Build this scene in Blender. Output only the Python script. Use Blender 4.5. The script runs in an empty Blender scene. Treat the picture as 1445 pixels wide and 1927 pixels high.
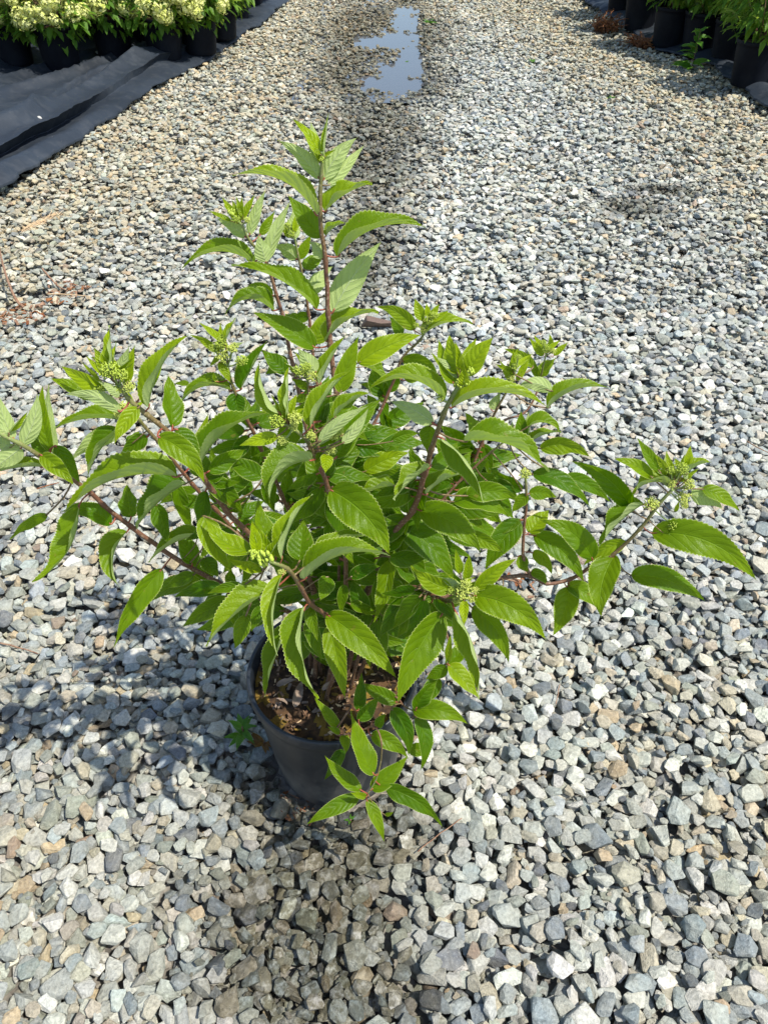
import bpy, bmesh, math, random
import numpy as np
from mathutils import Vector, Matrix, noise
R = math.radians
sc = bpy.context.scene
# ------------------------------------------------------------------ camera, sky, sun
PITCH, CAMH, FPX, PW, PH = R(42), 1.30, 1447.0, 1445.0, 1927.0
cam = bpy.data.objects.new('camera', bpy.data.cameras.new('camera'))
sc.collection.objects.link(cam); sc.camera = cam
cam.location = (0, 0, CAMH); cam.rotation_euler = (R(90) - PITCH, 0, 0)
cam.data.sensor_fit = 'VERTICAL'; cam.data.sensor_height = 36; cam.data.lens = 36 * FPX / PH
cam.data.clip_start = .02; cam.data.clip_end = 600
SUN_EL, SUN_AZ = R(61), R(-24)          # azimuth measured from +X towards +Y
SD = Vector((math.cos(SUN_AZ) * math.cos(SUN_EL), math.sin(SUN_AZ) * math.cos(SUN_EL), math.sin(SUN_EL)))
w = bpy.data.worlds.new('World'); sc.world = w; w.use_nodes = True
nt = w.node_tree; nt.nodes.clear()
sky = nt.nodes.new('ShaderNodeTexSky'); sky.sky_type = 'NISHITA'; sky.sun_disc = False
sky.sun_elevation = SUN_EL; sky.sun_rotation = math.atan2(SD.x, SD.y)
bg = nt.nodes.new('ShaderNodeBackground'); bg.inputs[1].default_value = .145
wo = nt.nodes.new('ShaderNodeOutputWorld')
nt.links.new(sky.outputs[0], bg.inputs[0]); nt.links.new(bg.outputs[0], wo.inputs[0])
sl = bpy.data.lights.new('sun', 'SUN'); sl.energy = 4.4; sl.angle = R(.55); sl.color = (1, .95, .87)
so = bpy.data.objects.new('sun', sl); sc.collection.objects.link(so)
so.rotation_euler = SD.to_track_quat('Z', 'Y').to_euler(); so.location = (3, -1, 5)
sc.view_settings.view_transform = 'Standard'; sc.view_settings.look = 'None'
sc.view_settings.exposure = .60; sc.view_settings.gamma = 1; sc.view_settings.use_curve_mapping = False
sc.cycles.max_bounces = 8; sc.cycles.transparent_max_bounces = 8

# ------------------------------------------------------------------ helpers
rnd = random.Random(7)
CP, SP = math.cos(PITCH), math.sin(PITCH)
def ray(px, py):
    a = (px - PW / 2) / FPX; b = (PH / 2 - py) / FPX
    return Vector((a, CP + b * SP, -SP + b * CP))       # forward = (0,CP,-SP), up = (0,SP,CP)
def at(px, py, Y):
    d = ray(px, py); return Vector((0, 0, CAMH)) + d * (Y / d.y)
def gnd(px, py, z=0.0):
    d = ray(px, py); return Vector((0, 0, CAMH)) + d * ((z - CAMH) / d.z)
def proj(P):
    y, z = P[1], P[2] - CAMH; d = y * CP - z * SP; u = y * SP + z * CP
    return PW / 2 + FPX * P[0] / d, PH / 2 - FPX * u / d
def link(name, me, parent=None, loc=None):
    o = bpy.data.objects.new(name, me); sc.collection.objects.link(o)
    if parent: o.parent = parent
    if loc is not None: o.location = loc
    return o
def tag(o, label=None, cat=None, group=None, kind=None):
    if label: o['label'] = label
    if cat: o['category'] = cat
    if group: o['group'] = group
    if kind: o['kind'] = kind
    return o
def mesh(name, verts, faces, mats, smooth=True, mi=None):
    me = bpy.data.meshes.new(name); me.from_pydata([tuple(v) for v in verts], [], faces)
    for m in mats: me.materials.append(m)
    if smooth: me.polygons.foreach_set('use_smooth', [True] * len(me.polygons))
    if mi is not None: me.polygons.foreach_set('material_index', mi)
    me.update(); return me
class NT:
    def __init__(s, name):
        s.m = bpy.data.materials.new(name); s.m.use_nodes = True; s.t = s.m.node_tree
        s.b = s.t.nodes['Principled BSDF']; s.out = s.t.nodes['Material Output']
    def n(s, typ, **k):
        x = s.t.nodes.new(typ)
        for a, v in k.items(): setattr(x, a, v)
        return x
    def l(s, a, b): s.t.links.new(a, b)
    def setin(s, node, key, v):
        if hasattr(v, 'is_linked') or isinstance(v, bpy.types.NodeSocket): s.l(v, node.inputs[key])
        else: node.inputs[key].default_value = v
    def math(s, op, a, b=0.0, c=None, clamp=False):
        x = s.n('ShaderNodeMath', operation=op); x.use_clamp = clamp
        s.setin(x, 0, a); s.setin(x, 1, b)
        if c is not None: s.setin(x, 2, c)
        return x.outputs[0]
    def mix(s, f, a, b, mode='MIX'):
        x = s.n('ShaderNodeMix', data_type='RGBA', blend_type=mode)
        s.setin(x, 0, f); s.setin(x, 6, a); s.setin(x, 7, b); return x.outputs[2]
    def noise(s, scale, detail=3, vec=None, rough=.5):
        x = s.n('ShaderNodeTexNoise'); x.inputs['Scale'].default_value = scale
        x.inputs['Detail'].default_value = detail; x.inputs['Roughness'].default_value = rough
        if vec is not None: s.l(vec, x.inputs['Vector'])
        return x.outputs[0]
    def ramp(s, f, stops):
        x = s.n('ShaderNodeValToRGB'); e = x.color_ramp.elements
        while len(e) < len(stops): e.new(.5)
        for q, (p, c) in zip(e, stops): q.position = p; q.color = c if len(c) == 4 else (*c, 1)
        s.l(f, x.inputs[0]); return x.outputs[0]
    def bump(s, h, strength=.5, dist=.001):
        x = s.n('ShaderNodeBump'); x.inputs['Strength'].default_value = strength
        x.inputs['Distance'].default_value = dist; s.l(h, x.inputs['Height']); s.l(x.outputs[0], s.b.inputs['Normal'])
        return x.outputs[0]
def c4(r, g, b): return (r, g, b, 1)

# ------------------------------------------------------------------ materials
def m_stone(name, atype):
    m = NT(name)
    at_ = m.n('ShaderNodeAttribute', attribute_type=atype, attribute_name='tint')
    wt = m.n('ShaderNodeAttribute', attribute_type=atype, attribute_name='wet')
    tc = m.n('ShaderNodeTexCoord'); off = m.n('ShaderNodeVectorMath', operation='MULTIPLY_ADD')
    m.l(at_.outputs['Color'], off.inputs[0]); off.inputs[1].default_value = (37, 91, 53); m.l(tc.outputs['Object'], off.inputs[2])
    v = off.outputs[0]
    n1 = m.noise(1.6, 4, v, .6); n2 = m.noise(7, 5, v, .65); n3 = m.noise(26, 3, v, .6)
    col = m.mix(m.ramp(n1, [(.38, (0, 0, 0)), (.66, (1, 1, 1))]), at_.outputs['Color'], m.mix(.3, at_.outputs['Color'], c4(.40, .37, .27)))
    k = m.math('MULTIPLY_ADD', n2, 1.7, .14)
    cc = m.n('ShaderNodeCombineColor'); [m.l(k, cc.inputs[i]) for i in range(3)]
    col = m.mix(1, col, cc.outputs[0], 'MULTIPLY')
    col = m.mix(m.math('MULTIPLY', m.math('GREATER_THAN', n3, .62), .25), col, c4(.62, .61, .57))
    # damp film: mottled darker brown-grey patches where the stone is wet
    wn = m.math('MULTIPLY', wt.outputs['Fac'], m.ramp(m.noise(2.6, 4, v, .7), [(.38, (.5, .5, .5)), (.54, (1, 1, 1))]), clamp=True)
    col = m.mix(wn, col, m.mix(1, col, c4(.27, .25, .19), 'MULTIPLY'))
    m.l(col, m.b.inputs['Base Color'])
    m.l(m.math('MULTIPLY_ADD', wn, -.5, .82), m.b.inputs['Roughness'])
    m.b.inputs['Specular IOR Level'].default_value = .35
    m.bump(m.math('ADD', n2, m.math('MULTIPLY', n3, .5)), .9, .005)
    return m.m
M_STONE_I = m_stone('stone_mineral', 'INSTANCER')
M_STONE_O = m_stone('stone_mineral_near', 'OBJECT')

def m_dirt():
    m = NT('gravel_fines'); tc = m.n('ShaderNodeTexCoord'); p = tc.outputs['Object']
    v = m.n('ShaderNodeTexVoronoi'); v.inputs['Scale'].default_value = 70; m.l(p, v.inputs['Vector'])
    hsv = m.ramp(v.outputs['Color'], [(.1, (.08, .075, .068)), (.5, (.20, .19, .165)), (.9, (.33, .31, .26))])
    n = m.noise(2.2, 5, p); col = m.mix(m.ramp(n, [(.4, (0, 0, 0)), (.65, (1, 1, 1))]), hsv, m.mix(.6, hsv, c4(.11, .085, .055)))
    m.l(col, m.b.inputs['Base Color']); m.b.inputs['Roughness'].default_value = .9
    m.bump(v.outputs['Distance'], .8, .01); return m.m
M_DIRT = m_dirt()

def m_leaf(name, top=(.034, .108, .0003), young=(.29, .39, .001), under=(.44, .53, .21), thru=(.24, .44, .0003), mature=None):
    m = NT(name)
    uv = m.n('ShaderNodeUVMap', uv_map='leafuv'); sx = m.n('ShaderNodeSeparateXYZ'); m.l(uv.outputs[0], sx.inputs[0])
    age = m.n('ShaderNodeAttribute', attribute_name='age')
    u = m.math('ABSOLUTE', m.math('MULTIPLY_ADD', sx.outputs[0], 2, -1)); t = sx.outputs[1]
    q = m.math('FRACT', m.math('SUBTRACT', m.math('MULTIPLY', t, 7.5), m.math('MULTIPLY', m.math('POWER', u, 1.25), 1.9)))
    dv = m.math('ABSOLUTE', m.math('SUBTRACT', q, .5))          # .5 on the side vein, 0 between
    lat = m.math('MULTIPLY', m.ramp(dv, [(.43, (0, 0, 0)), (.49, (1, 1, 1))]), m.math('SUBTRACT', 1.05, u, clamp=True))
    mid = m.ramp(u, [(.012, (1, 1, 1)), (.055, (0, 0, 0))])
    vein = m.math('MAXIMUM', m.math('MULTIPLY', lat, .55), mid)
    tc = m.n('ShaderNodeTexCoord')
    nz = m.noise(60, 4, tc.outputs['Object']); nf = m.noise(420, 3, tc.outputs['Object'])
    net = m.n('ShaderNodeTexVoronoi', feature='DISTANCE_TO_EDGE'); net.inputs['Scale'].default_value = 330; m.l(tc.outputs['Object'], net.inputs['Vector'])
    edge = m.ramp(u, [(.86, (0, 0, 0)), (1, (1, 1, 1))])
    yf = m.math('MULTIPLY_ADD', edge, .35, age.outputs['Fac'], clamp=True)
    topc = m.mix(yf, c4(*top), c4(*young))
    topc = m.mix(m.math('MULTIPLY', m.ramp(nz, [(.35, (0, 0, 0)), (.7, (1, 1, 1))]), .7), topc, m.mix(1, topc, c4(.62, .70, .5), 'MULTIPLY'))
    topc = m.mix(m.math('MULTIPLY', vein, .5), topc, c4(.17, .31, .02))
    spot = m.math('MULTIPLY', m.ramp(m.noise(95, 2, tc.outputs['Object']), [(.70, (0, 0, 0)), (.74, (1, 1, 1))]), .55)
    topc = m.mix(m.math('MULTIPLY', m.ramp(u, [(.955, (0, 0, 0)), (.985, (1, 1, 1))]), .7), topc, c4(.58, .64, .26))
    topc = m.mix(spot, topc, c4(.20, .16, .03))
    und = m.mix(m.math('MULTIPLY', vein, .85), c4(*under), c4(.64, .70, .44))
    und = m.mix(m.math('MULTIPLY', nz, .7), und, m.mix(1, und, c4(.72, .78, .66), 'MULTIPLY'))
    geo = m.n('ShaderNodeNewGeometry'); back = geo.outputs['Backfacing']
    col = m.mix(back, topc, und)
    m.l(col, m.b.inputs['Base Color'])
    m.l(m.math('MULTIPLY_ADD', back, .28, .38), m.b.inputs['Roughness']); m.b.inputs['Specular IOR Level'].default_value = .20
    hgt = m.math('SUBTRACT', m.math('MULTIPLY', m.math('SUBTRACT', .5, dv), .8), m.math('MULTIPLY', vein, .9))
    hgt = m.math('ADD', hgt, m.math('MULTIPLY', m.ramp(net.outputs['Distance'], [(0, (0, 0, 0)), (.18, (1, 1, 1))]), .10))
    nb = m.bump(hgt, .62, .002)
    tr = m.n('ShaderNodeBsdfTranslucent'); m.l(nb, tr.inputs['Normal'])
    m.l(m.mix(yf, c4(*thru), c4(.55, .68, .05)), tr.inputs['Color'])
    mx = m.n('ShaderNodeMixShader'); mx.inputs[0].default_value = .36
    m.l(m.b.outputs[0], mx.inputs[1]); m.l(tr.outputs[0], mx.inputs[2]); m.l(mx.outputs[0], m.out.inputs[0])
    return m.m
M_LEAF = m_leaf('hydrangea_leaf')
def m_stem():
    m = NT('stem_bark'); a = m.n('ShaderNodeAttribute', attribute_name='age'); tc = m.n('ShaderNodeTexCoord')
    n = m.noise(300, 4, tc.outputs['Object']); n2 = m.noise(70, 3, tc.outputs['Object'])
    c = m.ramp(a.outputs['Fac'], [(0, (.16, .085, .045)), (.5, (.17, .075, .04)), (.8, (.17, .17, .05)), (1, (.26, .36, .10))])
    c = m.mix(m.ramp(n, [(.56, (0, 0, 0)), (.66, (1, 1, 1))]), c, m.mix(.5, c, c4(.45, .36, .24)))
    c = m.mix(m.math('MULTIPLY', n2, .5), c, m.mix(1, c, c4(.6, .5, .5), 'MULTIPLY'))
    m.l(c, m.b.inputs['Base Color']); m.b.inputs['Roughness'].default_value = .6; m.bump(n, .3, .0006); return m.m
M_STEM = m_stem()
def simple(name, col, rough=.6, nscale=0, col2=None, bump=0, bd=.001, spec=.4, thr=(.4, .6)):
    m = NT(name); m.b.inputs['Roughness'].default_value = rough; m.b.inputs['Specular IOR Level'].default_value = spec
    if nscale:
        tc = m.n('ShaderNodeTexCoord'); n = m.noise(nscale, 5, tc.outputs['Object'], .6)
        m.l(m.mix(m.ramp(n, [(thr[0], (0, 0, 0)), (thr[1], (1, 1, 1))]), c4(*col), c4(*(col2 or col))), m.b.inputs['Base Color'])
        if bump: m.bump(n, bump, bd)
    else: m.b.inputs['Base Color'].default_value = c4(*col)
    return m.m
M_PETI = simple('petiole_red', (.24, .045, .03), .45, 200, (.30, .10, .05))
M_BUD = simple('flower_buds', (.40, .47, .06), .6, 900, (.50, .55, .14))
M_BUDG = simple('green_buds', (.27, .38, .03), .6, 400, (.42, .50, .07))
def m_pot():
    m = NT('black_pot_plastic'); tc = m.n('ShaderNodeTexCoord'); s = m.n('ShaderNodeSeparateXYZ'); p = tc.outputs['Object']; m.l(p, s.inputs[0])
    n = m.noise(11, 6, p, .65); n2 = m.noise(90, 4, p, .6); z = s.outputs[2]
    low = m.ramp(z, [(.005, (1, 1, 1)), (.15, (0, 0, 0))])
    d = m.math('MULTIPLY', low, m.ramp(n, [(.32, (0, 0, 0)), (.58, (1, 1, 1))]))
    d = m.math('MULTIPLY_ADD', m.ramp(n2, [(.5, (0, 0, 0)), (.85, (1, 1, 1))]), .16, m.math('MULTIPLY', d, .75), clamp=True)
    m.l(m.mix(d, c4(.010, .014, .020), c4(.17, .155, .13)), m.b.inputs['Base Color'])
    m.l(m.math('MULTIPLY_ADD', d, .4, .46), m.b.inputs['Roughness']); m.bump(n2, .08, .001); return m.m
M_POT = m_pot()
M_SOIL = simple('potting_soil', (.022, .013, .008), .95, 38, (.085, .045, .018), 1, .006)
M_MOSS = simple('soil_moss', (.13, .085, .012), .95, 60, (.20, .12, .02), 1, .003)
M_CHIP = simple('bark_chip', (.11, .055, .028), .9, 50, (.24, .15, .085), .4)
M_DRYLEAF = simple('dead_leaf', (.16, .115, .085), .8, 40, (.27, .20, .15), .5, .002)
M_TWIG = simple('dry_twig', (.16, .075, .04), .85, 120, (.30, .19, .12), .5)
M_RUST = simple('rusty_weed', (.15, .045, .015), .85, 60, (.26, .11, .035), .3)
M_STRAW = simple('straw', (.50, .34, .19), .8, 80, (.62, .47, .28), .3)
M_BROWNST = simple('brown_stone', (.10, .066, .05), .75, 45, (.17, .115, .085), .6, .003)
M_WHITEST = simple('pale_stone', (.5, .5, .46), .8, 60, (.36, .35, .31), .6, .002)
def m_fabric():
    m = NT('woven_ground_cloth'); tc = m.n('ShaderNodeTexCoord'); p = tc.outputs['Object']
    n = m.noise(1.6, 6, p, .65); n2 = m.noise(14, 5, p, .6); n3 = m.noise(120, 3, p)
    wv = m.n('ShaderNodeTexWave'); wv.inputs['Scale'].default_value = 75; wv.inputs['Distortion'].default_value = .6; m.l(p, wv.inputs[0])
    c = m.mix(m.ramp(n, [(.35, (0, 0, 0)), (.7, (1, 1, 1))]), c4(.010, .0145, .021), c4(.025, .034, .046))
    c = m.mix(m.math('MULTIPLY', m.ramp(n2, [(.5, (0, 0, 0)), (.8, (1, 1, 1))]), .45), c, c4(.065, .07, .075))
    c = m.mix(m.math('GREATER_THAN', n3, .74), c, c4(.2, .18, .15))
    m.l(c, m.b.inputs['Base Color']); m.b.inputs['Roughness'].default_value = .62; m.b.inputs['Specular IOR Level'].default_value = .3
    m.bump(m.math('ADD', m.math('MULTIPLY', wv.outputs['Fac'], .12), n2), .4, .006); return m.m
M_FAB = m_fabric()
def m_water():
    m = NT('puddle_water'); m.b.inputs['Base Color'].default_value = c4(.075, .08, .085); m.b.inputs['Roughness'].default_value = .02
    m.b.inputs['IOR'].default_value = 1.4; m.b.inputs['Specular IOR Level'].default_value = .5
    m.b.inputs['Transmission Weight'].default_value = .0
    tc = m.n('ShaderNodeTexCoord'); m.bump(m.noise(9, 3, tc.outputs['Object']), .03, .01); return m.m
M_WATER = m_water()

# ------------------------------------------------------------------ ground regions (from the place's plan)
PX = gnd(0, 0)  # noqa
POTX, POTY = -.087, .78
LE = [gnd(*p) for p in [(-420, 640), (-180, 492), (0, 372), (58, 335), (112, 288), (180, 250), (232, 208), (270, 180), (330, 143), (398, 112), (440, 78), (500, 38), (545, 0), (600, -40)]]
RE = [gnd(*p) for p in [(1700, 420), (1560, 300), (1445, 208), (1400, 168), (1345, 132), (1300, 108), (1235, 92), (1190, 64), (1150, 36), (1095, 0), (1050, -30)]]
def edge_x(E, y):
    for a, b in zip(E, E[1:]):
        if a.y <= y <= b.y: return a.x + (b.x - a.x) * (y - a.y) / (b.y - a.y)
    return E[0].x if y < E[0].y else E[-1].x + (E[-1].x - E[-2].x) / (E[-1].y - E[-2].y) * (y - E[-1].y)
YS = np.arange(0, 12, .05)
LX = np.array([edge_x(LE, y) for y in YS]); RX = np.array([edge_x(RE, y) for y in YS])
def lx(y): return np.interp(y, YS, LX)
def rx(y): return np.interp(y, YS, RX)
PUD = [(735, 148, 60, 16), (750, 128, 46, 14), (770, 108, 26, 14), (700, 74, 42, 13), (752, 66, 44, 20), (768, 38, 26, 18), (765, 16, 26, 9), (775, 92, 24, 16)]
def blob_mask(x, y, blobs):
    """0..1 from a list of ellipses given where they lie on the ground"""
    m = np.zeros_like(x)
    for px, py, a, b in blobs:
        c = gnd(px, py); ex = abs(gnd(px + a, py).x - c.x); ey = (gnd(px, py - b).y - gnd(px, py + b).y) / 2
        r = np.sqrt(((x - c.x) / ex) ** 2 + ((y - c.y) / ey) ** 2)
        m = np.maximum(m, np.clip(1.5 - r, 0, 1))
    return m
WET = [(725, 50, 115, 75), (722, 140, 135, 62), (705, 230, 100, 70), (700, 320, 80, 80), (695, 420, 66, 80), (690, 500, 30, 60), (760, 20, 60, 40), (1195, 385, 60, 18), (1250, 350, 60, 10),
       (640, 1560, 190, 110), (560, 1700, 190, 140), (600, 1850, 230, 90), (480, 1480, 90, 60)]
rng = np.random.default_rng(11)
# soft 2-D value noise on a lattice
_lat = rng.random((256, 256))
def vnoise(x, y, s):
    X, Y = x * s + 40.3, y * s + 17.7; i, j = np.floor(X).astype(int), np.floor(Y).astype(int); f, g = X - i, Y - j
    f = f * f * (3 - 2 * f); g = g * g * (3 - 2 * g); L = _lat; i %= 255; j %= 255
    return (L[i, j] * (1 - f) + L[i + 1, j] * f) * (1 - g) + (L[i, j + 1] * (1 - f) + L[i + 1, j + 1] * f) * g

GX0, GX1, GY0, GY1, CELL = -5.2, 5.6, -.1, 10.2, .006
NX, NY = int((GX1 - GX0) / CELL), int((GY1 - GY0) / CELL)
XR, XL = gnd(842, 90).x, gnd(632, 120).x
def base_z(x, y):
    p = np.clip(blob_mask(x, y, PUD) * 1.65 - 1.1 * np.abs(vnoise(x, y, 4.3) - .5) - 1.5 * np.abs(vnoise(x, y, 9) - .5) - .9 * np.abs(vnoise(x, y, 23) - .5), 0, 1)
    rim = np.exp(-((x - XR) / .22) ** 2) + .8 * np.exp(-((x - XL) / .16) ** 2)
    return -.048 + .022 * rim * (y > 4.3) - .055 * p + .016 * (vnoise(x, y, 1.3) - .5) + .008 * (vnoise(x, y, 5) - .5)
def ground_sheet():
    xs = np.concatenate([[-400, -60, -20, -9], np.arange(-5.4, 5.9, .06), [9, 20, 60, 400]])
    ys = np.concatenate([[-400, -60, -10, -2], np.arange(-.4, 10.6, .06), [13, 25, 60, 400]])
    X, Y = np.meshgrid(xs, ys); Z = base_z(X, Y); nx = len(xs)
    vs = np.stack([X, Y, Z], -1).reshape(-1, 3)
    f = [(j * nx + i, j * nx + i + 1, (j + 1) * nx + i + 1, (j + 1) * nx + i) for j in range(len(ys) - 1) for i in range(nx - 1)]
    return mesh('gravel_ground', vs, f, [M_DIRT])
ground = tag(link('gravel_ground', ground_sheet()), 'pale grey crushed stone driveway the potted shrub stands on', kind='structure')

# ------------------------------------------------------------------ stone shapes
def stone_mesh(seed, npts, bev, mat):
    r = random.Random(seed); bm = bmesh.new()
    a, b, c = 1, r.uniform(.52, .92), r.uniform(.36, .62)
    for i in range(npts):
        v = Vector((r.gauss(0, 1), r.gauss(0, 1), r.gauss(0, 1))).normalized()
        k = max(abs(v.x), abs(v.y), abs(v.z)) ** -.45 * r.uniform(.86, 1.04)
        bm.verts.new((v.x * k * a * .5, v.y * k * b * .5, v.z * k * c * .5))
    h = bmesh.ops.convex_hull(bm, input=bm.verts)
    for v in [v for v in bm.verts if not v.link_faces]: bm.verts.remove(v)
    bmesh.ops.dissolve_limit(bm, angle_limit=.30, verts=bm.verts, edges=bm.edges)
    if bev:
        bmesh.ops.bevel(bm, geom=bm.edges[:], offset=bev, segments=2, profile=.6, affect='EDGES', clamp_overlap=True)
    bmesh.ops.triangulate(bm, faces=[f for f in bm.faces if len(f.verts) > 4])
    me = bpy.data.meshes.new('stone'); bm.to_mesh(me); bm.free(); me.materials.append(mat)
    if bev:
        me.polygons.foreach_set('use_smooth', [p.area < .012 for p in me.polygons])
    co = np.array([v.co for v in me.vertices]); ext = co.max(0) - co.min(0)
    return me, ext
NV = 28
near_v = [stone_mesh(100 + i, 13 + i % 7, .022, M_STONE_I) for i in range(NV)]

# ------------------------------------------------------------------ lay the stones (each settles on those below it)
def lay_stones():
    H = np.zeros((NX, NY)); xs = GX0 + (np.arange(NX) + .5) * CELL; ys = GY0 + (np.arange(NY) + .5) * CELL
    for i0 in range(0, NX, 200):
        X, Y = np.meshgrid(xs[i0:i0 + 200], ys, indexing='ij'); H[i0:i0 + 200] = base_z(X, Y)
    # candidate positions: inside the view's footprint plus a margin
    out = []
    def batch(y0, y1, dens, ncand, marg=.45):
        A = (y1 - y0) * (GX1 - GX0); n = int(dens * A)
        x = rng.uniform(GX0, GX1, n); y = rng.uniform(y0, y1, n)
        half = .5 * (y * CP + CAMH * SP) * 1.0 + marg
        k = np.abs(x) < half
        k &= (x > lx(y) - .08) & (x < rx(y) + .08)
        k &= ~(((x - POTX) ** 2 + (y - POTY) ** 2) < .095 ** 2)
        return np.stack([x[k], y[k]], 1)
    pts = np.concatenate([batch(-.05, 2.2, 4300, 4), batch(2.2, 5, 3500, 3), batch(5, 10, 2500, 2)])
    rng.shuffle(pts); nbig = len(pts)
    pts = np.concatenate([pts, batch(-.05, 2.4, 2600, 4), batch(2.4, 4.5, 1200, 3)])
    n = len(pts)
    L = np.exp(rng.normal(math.log(.0345), .24, n)); L = np.clip(L, .019, .058)
    L[nbig:] = rng.uniform(.010, .021, n - nbig)
    L *= np.where((pts[:, 1] > 2.5), .92, 1)
    CAPZ = base_z(pts[:, 0], pts[:, 1]) + .048; CAPZ[nbig:] -= .014
    # finer grit in the wheel track and far strips
    vi = rng.integers(0, NV, n); yaw = rng.uniform(0, 2 * math.pi, n)
    tilt = rng.normal(0, .22, n); tdir = rng.uniform(0, 2 * math.pi, n)
    jit = rng.normal(0, 1, (n, 4, 2))
    r1 = rng.random(n)
    for q in range(n):
        x0, y0 = pts[q]; l = L[q]; e = near_v[vi[q]][1]
        hx, hy, hz = l * e[0] * .5, l * e[1] * .5, l * e[2] * .5
        ca, sa = math.cos(yaw[q]), math.sin(yaw[q]); best = None
        m = int(hx / CELL) + 1
        nc = 4 if y0 < 2.6 else 2
        for c in range(nc):
            x = x0 + (jit[q, c, 0] * .012 if c else 0); y = y0 + (jit[q, c, 1] * .012 if c else 0)
            if (x - POTX) ** 2 + (y - POTY) ** 2 < (.118 + hx * .8) ** 2: continue
            i = int((x - GX0) / CELL); j = int((y - GY0) / CELL)
            if i - m < 0 or j - m < 0 or i + m + 1 >= NX or j + m + 1 >= NY: continue
            gx = (np.arange(i - m, i + m + 1) + .5) * CELL + GX0 - x; gy = (np.arange(j - m, j + m + 1) + .5) * CELL + GY0 - y
            u = (gx[:, None] * ca + gy[None, :] * sa) / hx; v = (-gx[:, None] * sa + gy[None, :] * ca) / hy
            rr = u * u + v * v; ins = rr < 1
            if not ins.any(): continue
            prof = hz * np.sqrt(np.clip(1 - rr, 0, 1) ** .8)
            hh = H[i - m:i + m + 1, j - m:j + m + 1]
            d = (hh + prof)[ins]
            z = .65 * d.max() + .35 * d.mean()
            if best is None or z < best[0]: best = (z, x, y, i, j, prof, ins)
        if best is None: continue
        z, x, y, i, j, prof, ins = best
        if z + hz > CAPZ[q] + .010 * r1[q]: continue
        hh = H[i - m:i + m + 1, j - m:j + m + 1]
        hh[ins] = np.maximum(hh[ins], (z + prof)[ins])
        out.append((x, y, z, l, vi[q], yaw[q], tilt[q], tdir[q]))
    return np.array(out), H
ST, HF = lay_stones()
NS = len(ST); print('stones', NS, 'mean top', HF[800:900, 100:300].mean())
sx_, sy_ = ST[:, 0], ST[:, 1]
PAL = np.array([(.40, .40, .37), (.33, .35, .34), (.47, .465, .43), (.27, .30, .31), (.36, .335, .28), (.205, .235, .26), (.40, .35, .27), (.11, .122, .14), (.42, .33, .22), (.26, .275, .24), (.52, .515, .485), (.27, .20, .15)])
WG = np.array([.22, .16, .16, .13, .10, .07, .04, .04, .012, .06, .045, .004]); WT = np.array([.13, .08, .10, .06, .17, .05, .17, .04, .085, .07, .03, .02])
edge = np.minimum(sx_ - lx(sy_), (rx(sy_) - sx_) * 1.45)
tan = np.clip(1.5 - edge / (.34 + .17 * sy_), 0, 1) * np.clip((sy_ - .9) / .8, 0, 1)
tan = np.maximum(tan, .42 * np.exp(-((sx_ + 1.05) / .6) ** 2 - ((sy_ - 2.5) / 1.2) ** 2))
tan = np.maximum(tan, .45 * np.exp(-((sx_ - .7) / .45) ** 2 - ((sy_ - .75) / .4) ** 2))
tan = np.maximum(tan, .40 * np.exp(-((sx_ + .65) / .25) ** 2 - ((sy_ - .6) / .35) ** 2))
tan = np.clip(tan + .35 * (vnoise(sx_, sy_, 1.1) - .5), 0, 1)
P_ = WG[None] * (1 - tan[:, None]) + WT[None] * tan[:, None]; P_ /= P_.sum(1, keepdims=True)
ci = (P_.cumsum(1) < rng.random((NS, 1))).sum(1).clip(0, 11)
TINT = (1.03 + .20 * np.clip(1 - np.abs(sx_ - .35) / .9, 0, 1) * np.clip((sy_ - .8) / 1.5, 0, 1))[:, None] * np.array([.985, 1.0, .945]) * PAL[ci] * np.exp(rng.normal(0, .14, (NS, 1))) * np.exp(rng.normal(0, .018, (NS, 3)))
TINT = TINT * (1 + tan[:, None] * np.array([.03, -.02, -.15]))
WETA = blob_mask(sx_, sy_, WET) * 1.0 + .35 * (vnoise(sx_, sy_, 3.1) - .5)
WETA = np.clip(WETA + rng.normal(0, .12, NS), 0, 1) * (blob_mask(sx_, sy_, WET) > 0)
pd = blob_mask(sx_, sy_, [(725, 100, 100, 75)]); WETA = np.clip(WETA + .35 * pd, 0, 1)
EUL = np.zeros((NS, 3))
for q in range(NS):
    yw, tl, td = ST[q, 5:8]
    m_ = Matrix.Rotation(tl, 3, Vector((math.cos(td), math.sin(td), 0))) @ Matrix.Rotation(yw, 3, 'Z')
    EUL[q] = m_.to_euler()[:]
# the 300 that show largest: lowest in the picture
dd = sy_ * CP - (ST[:, 2] - CAMH) * SP
ppx = PW / 2 + FPX * sx_ / dd; ppy = PH / 2 - FPX * (sy_ * SP + (ST[:, 2] - CAMH) * CP) / dd
ii = np.clip(((sx_ - GX0) / CELL).astype(int), 0, NX - 1); jj = np.clip(((sy_ - GY0) / CELL).astype(int), 0, NY - 1)
ext_z = np.array([near_v[int(v)][1][2] for v in ST[:, 4]]) * ST[:, 3] * .5
top = (HF[ii, jj] - (ST[:, 2] + ext_z)) < .003
vis = top & (ppx > 0) & (ppx < PW) & (ppy > 60) & (ppy < PH)
sz = np.where(vis, ST[:, 3] / dd, -1); near_ids = set(np.argsort(-sz)[:300].tolist())
near_o = [bpy.data.meshes.new('s') for _ in range(0)]
near_meshes = []
for me, e in near_v:
    m2 = me.copy(); m2.materials.clear(); m2.materials.append(M_STONE_O); near_meshes.append(m2)
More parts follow.
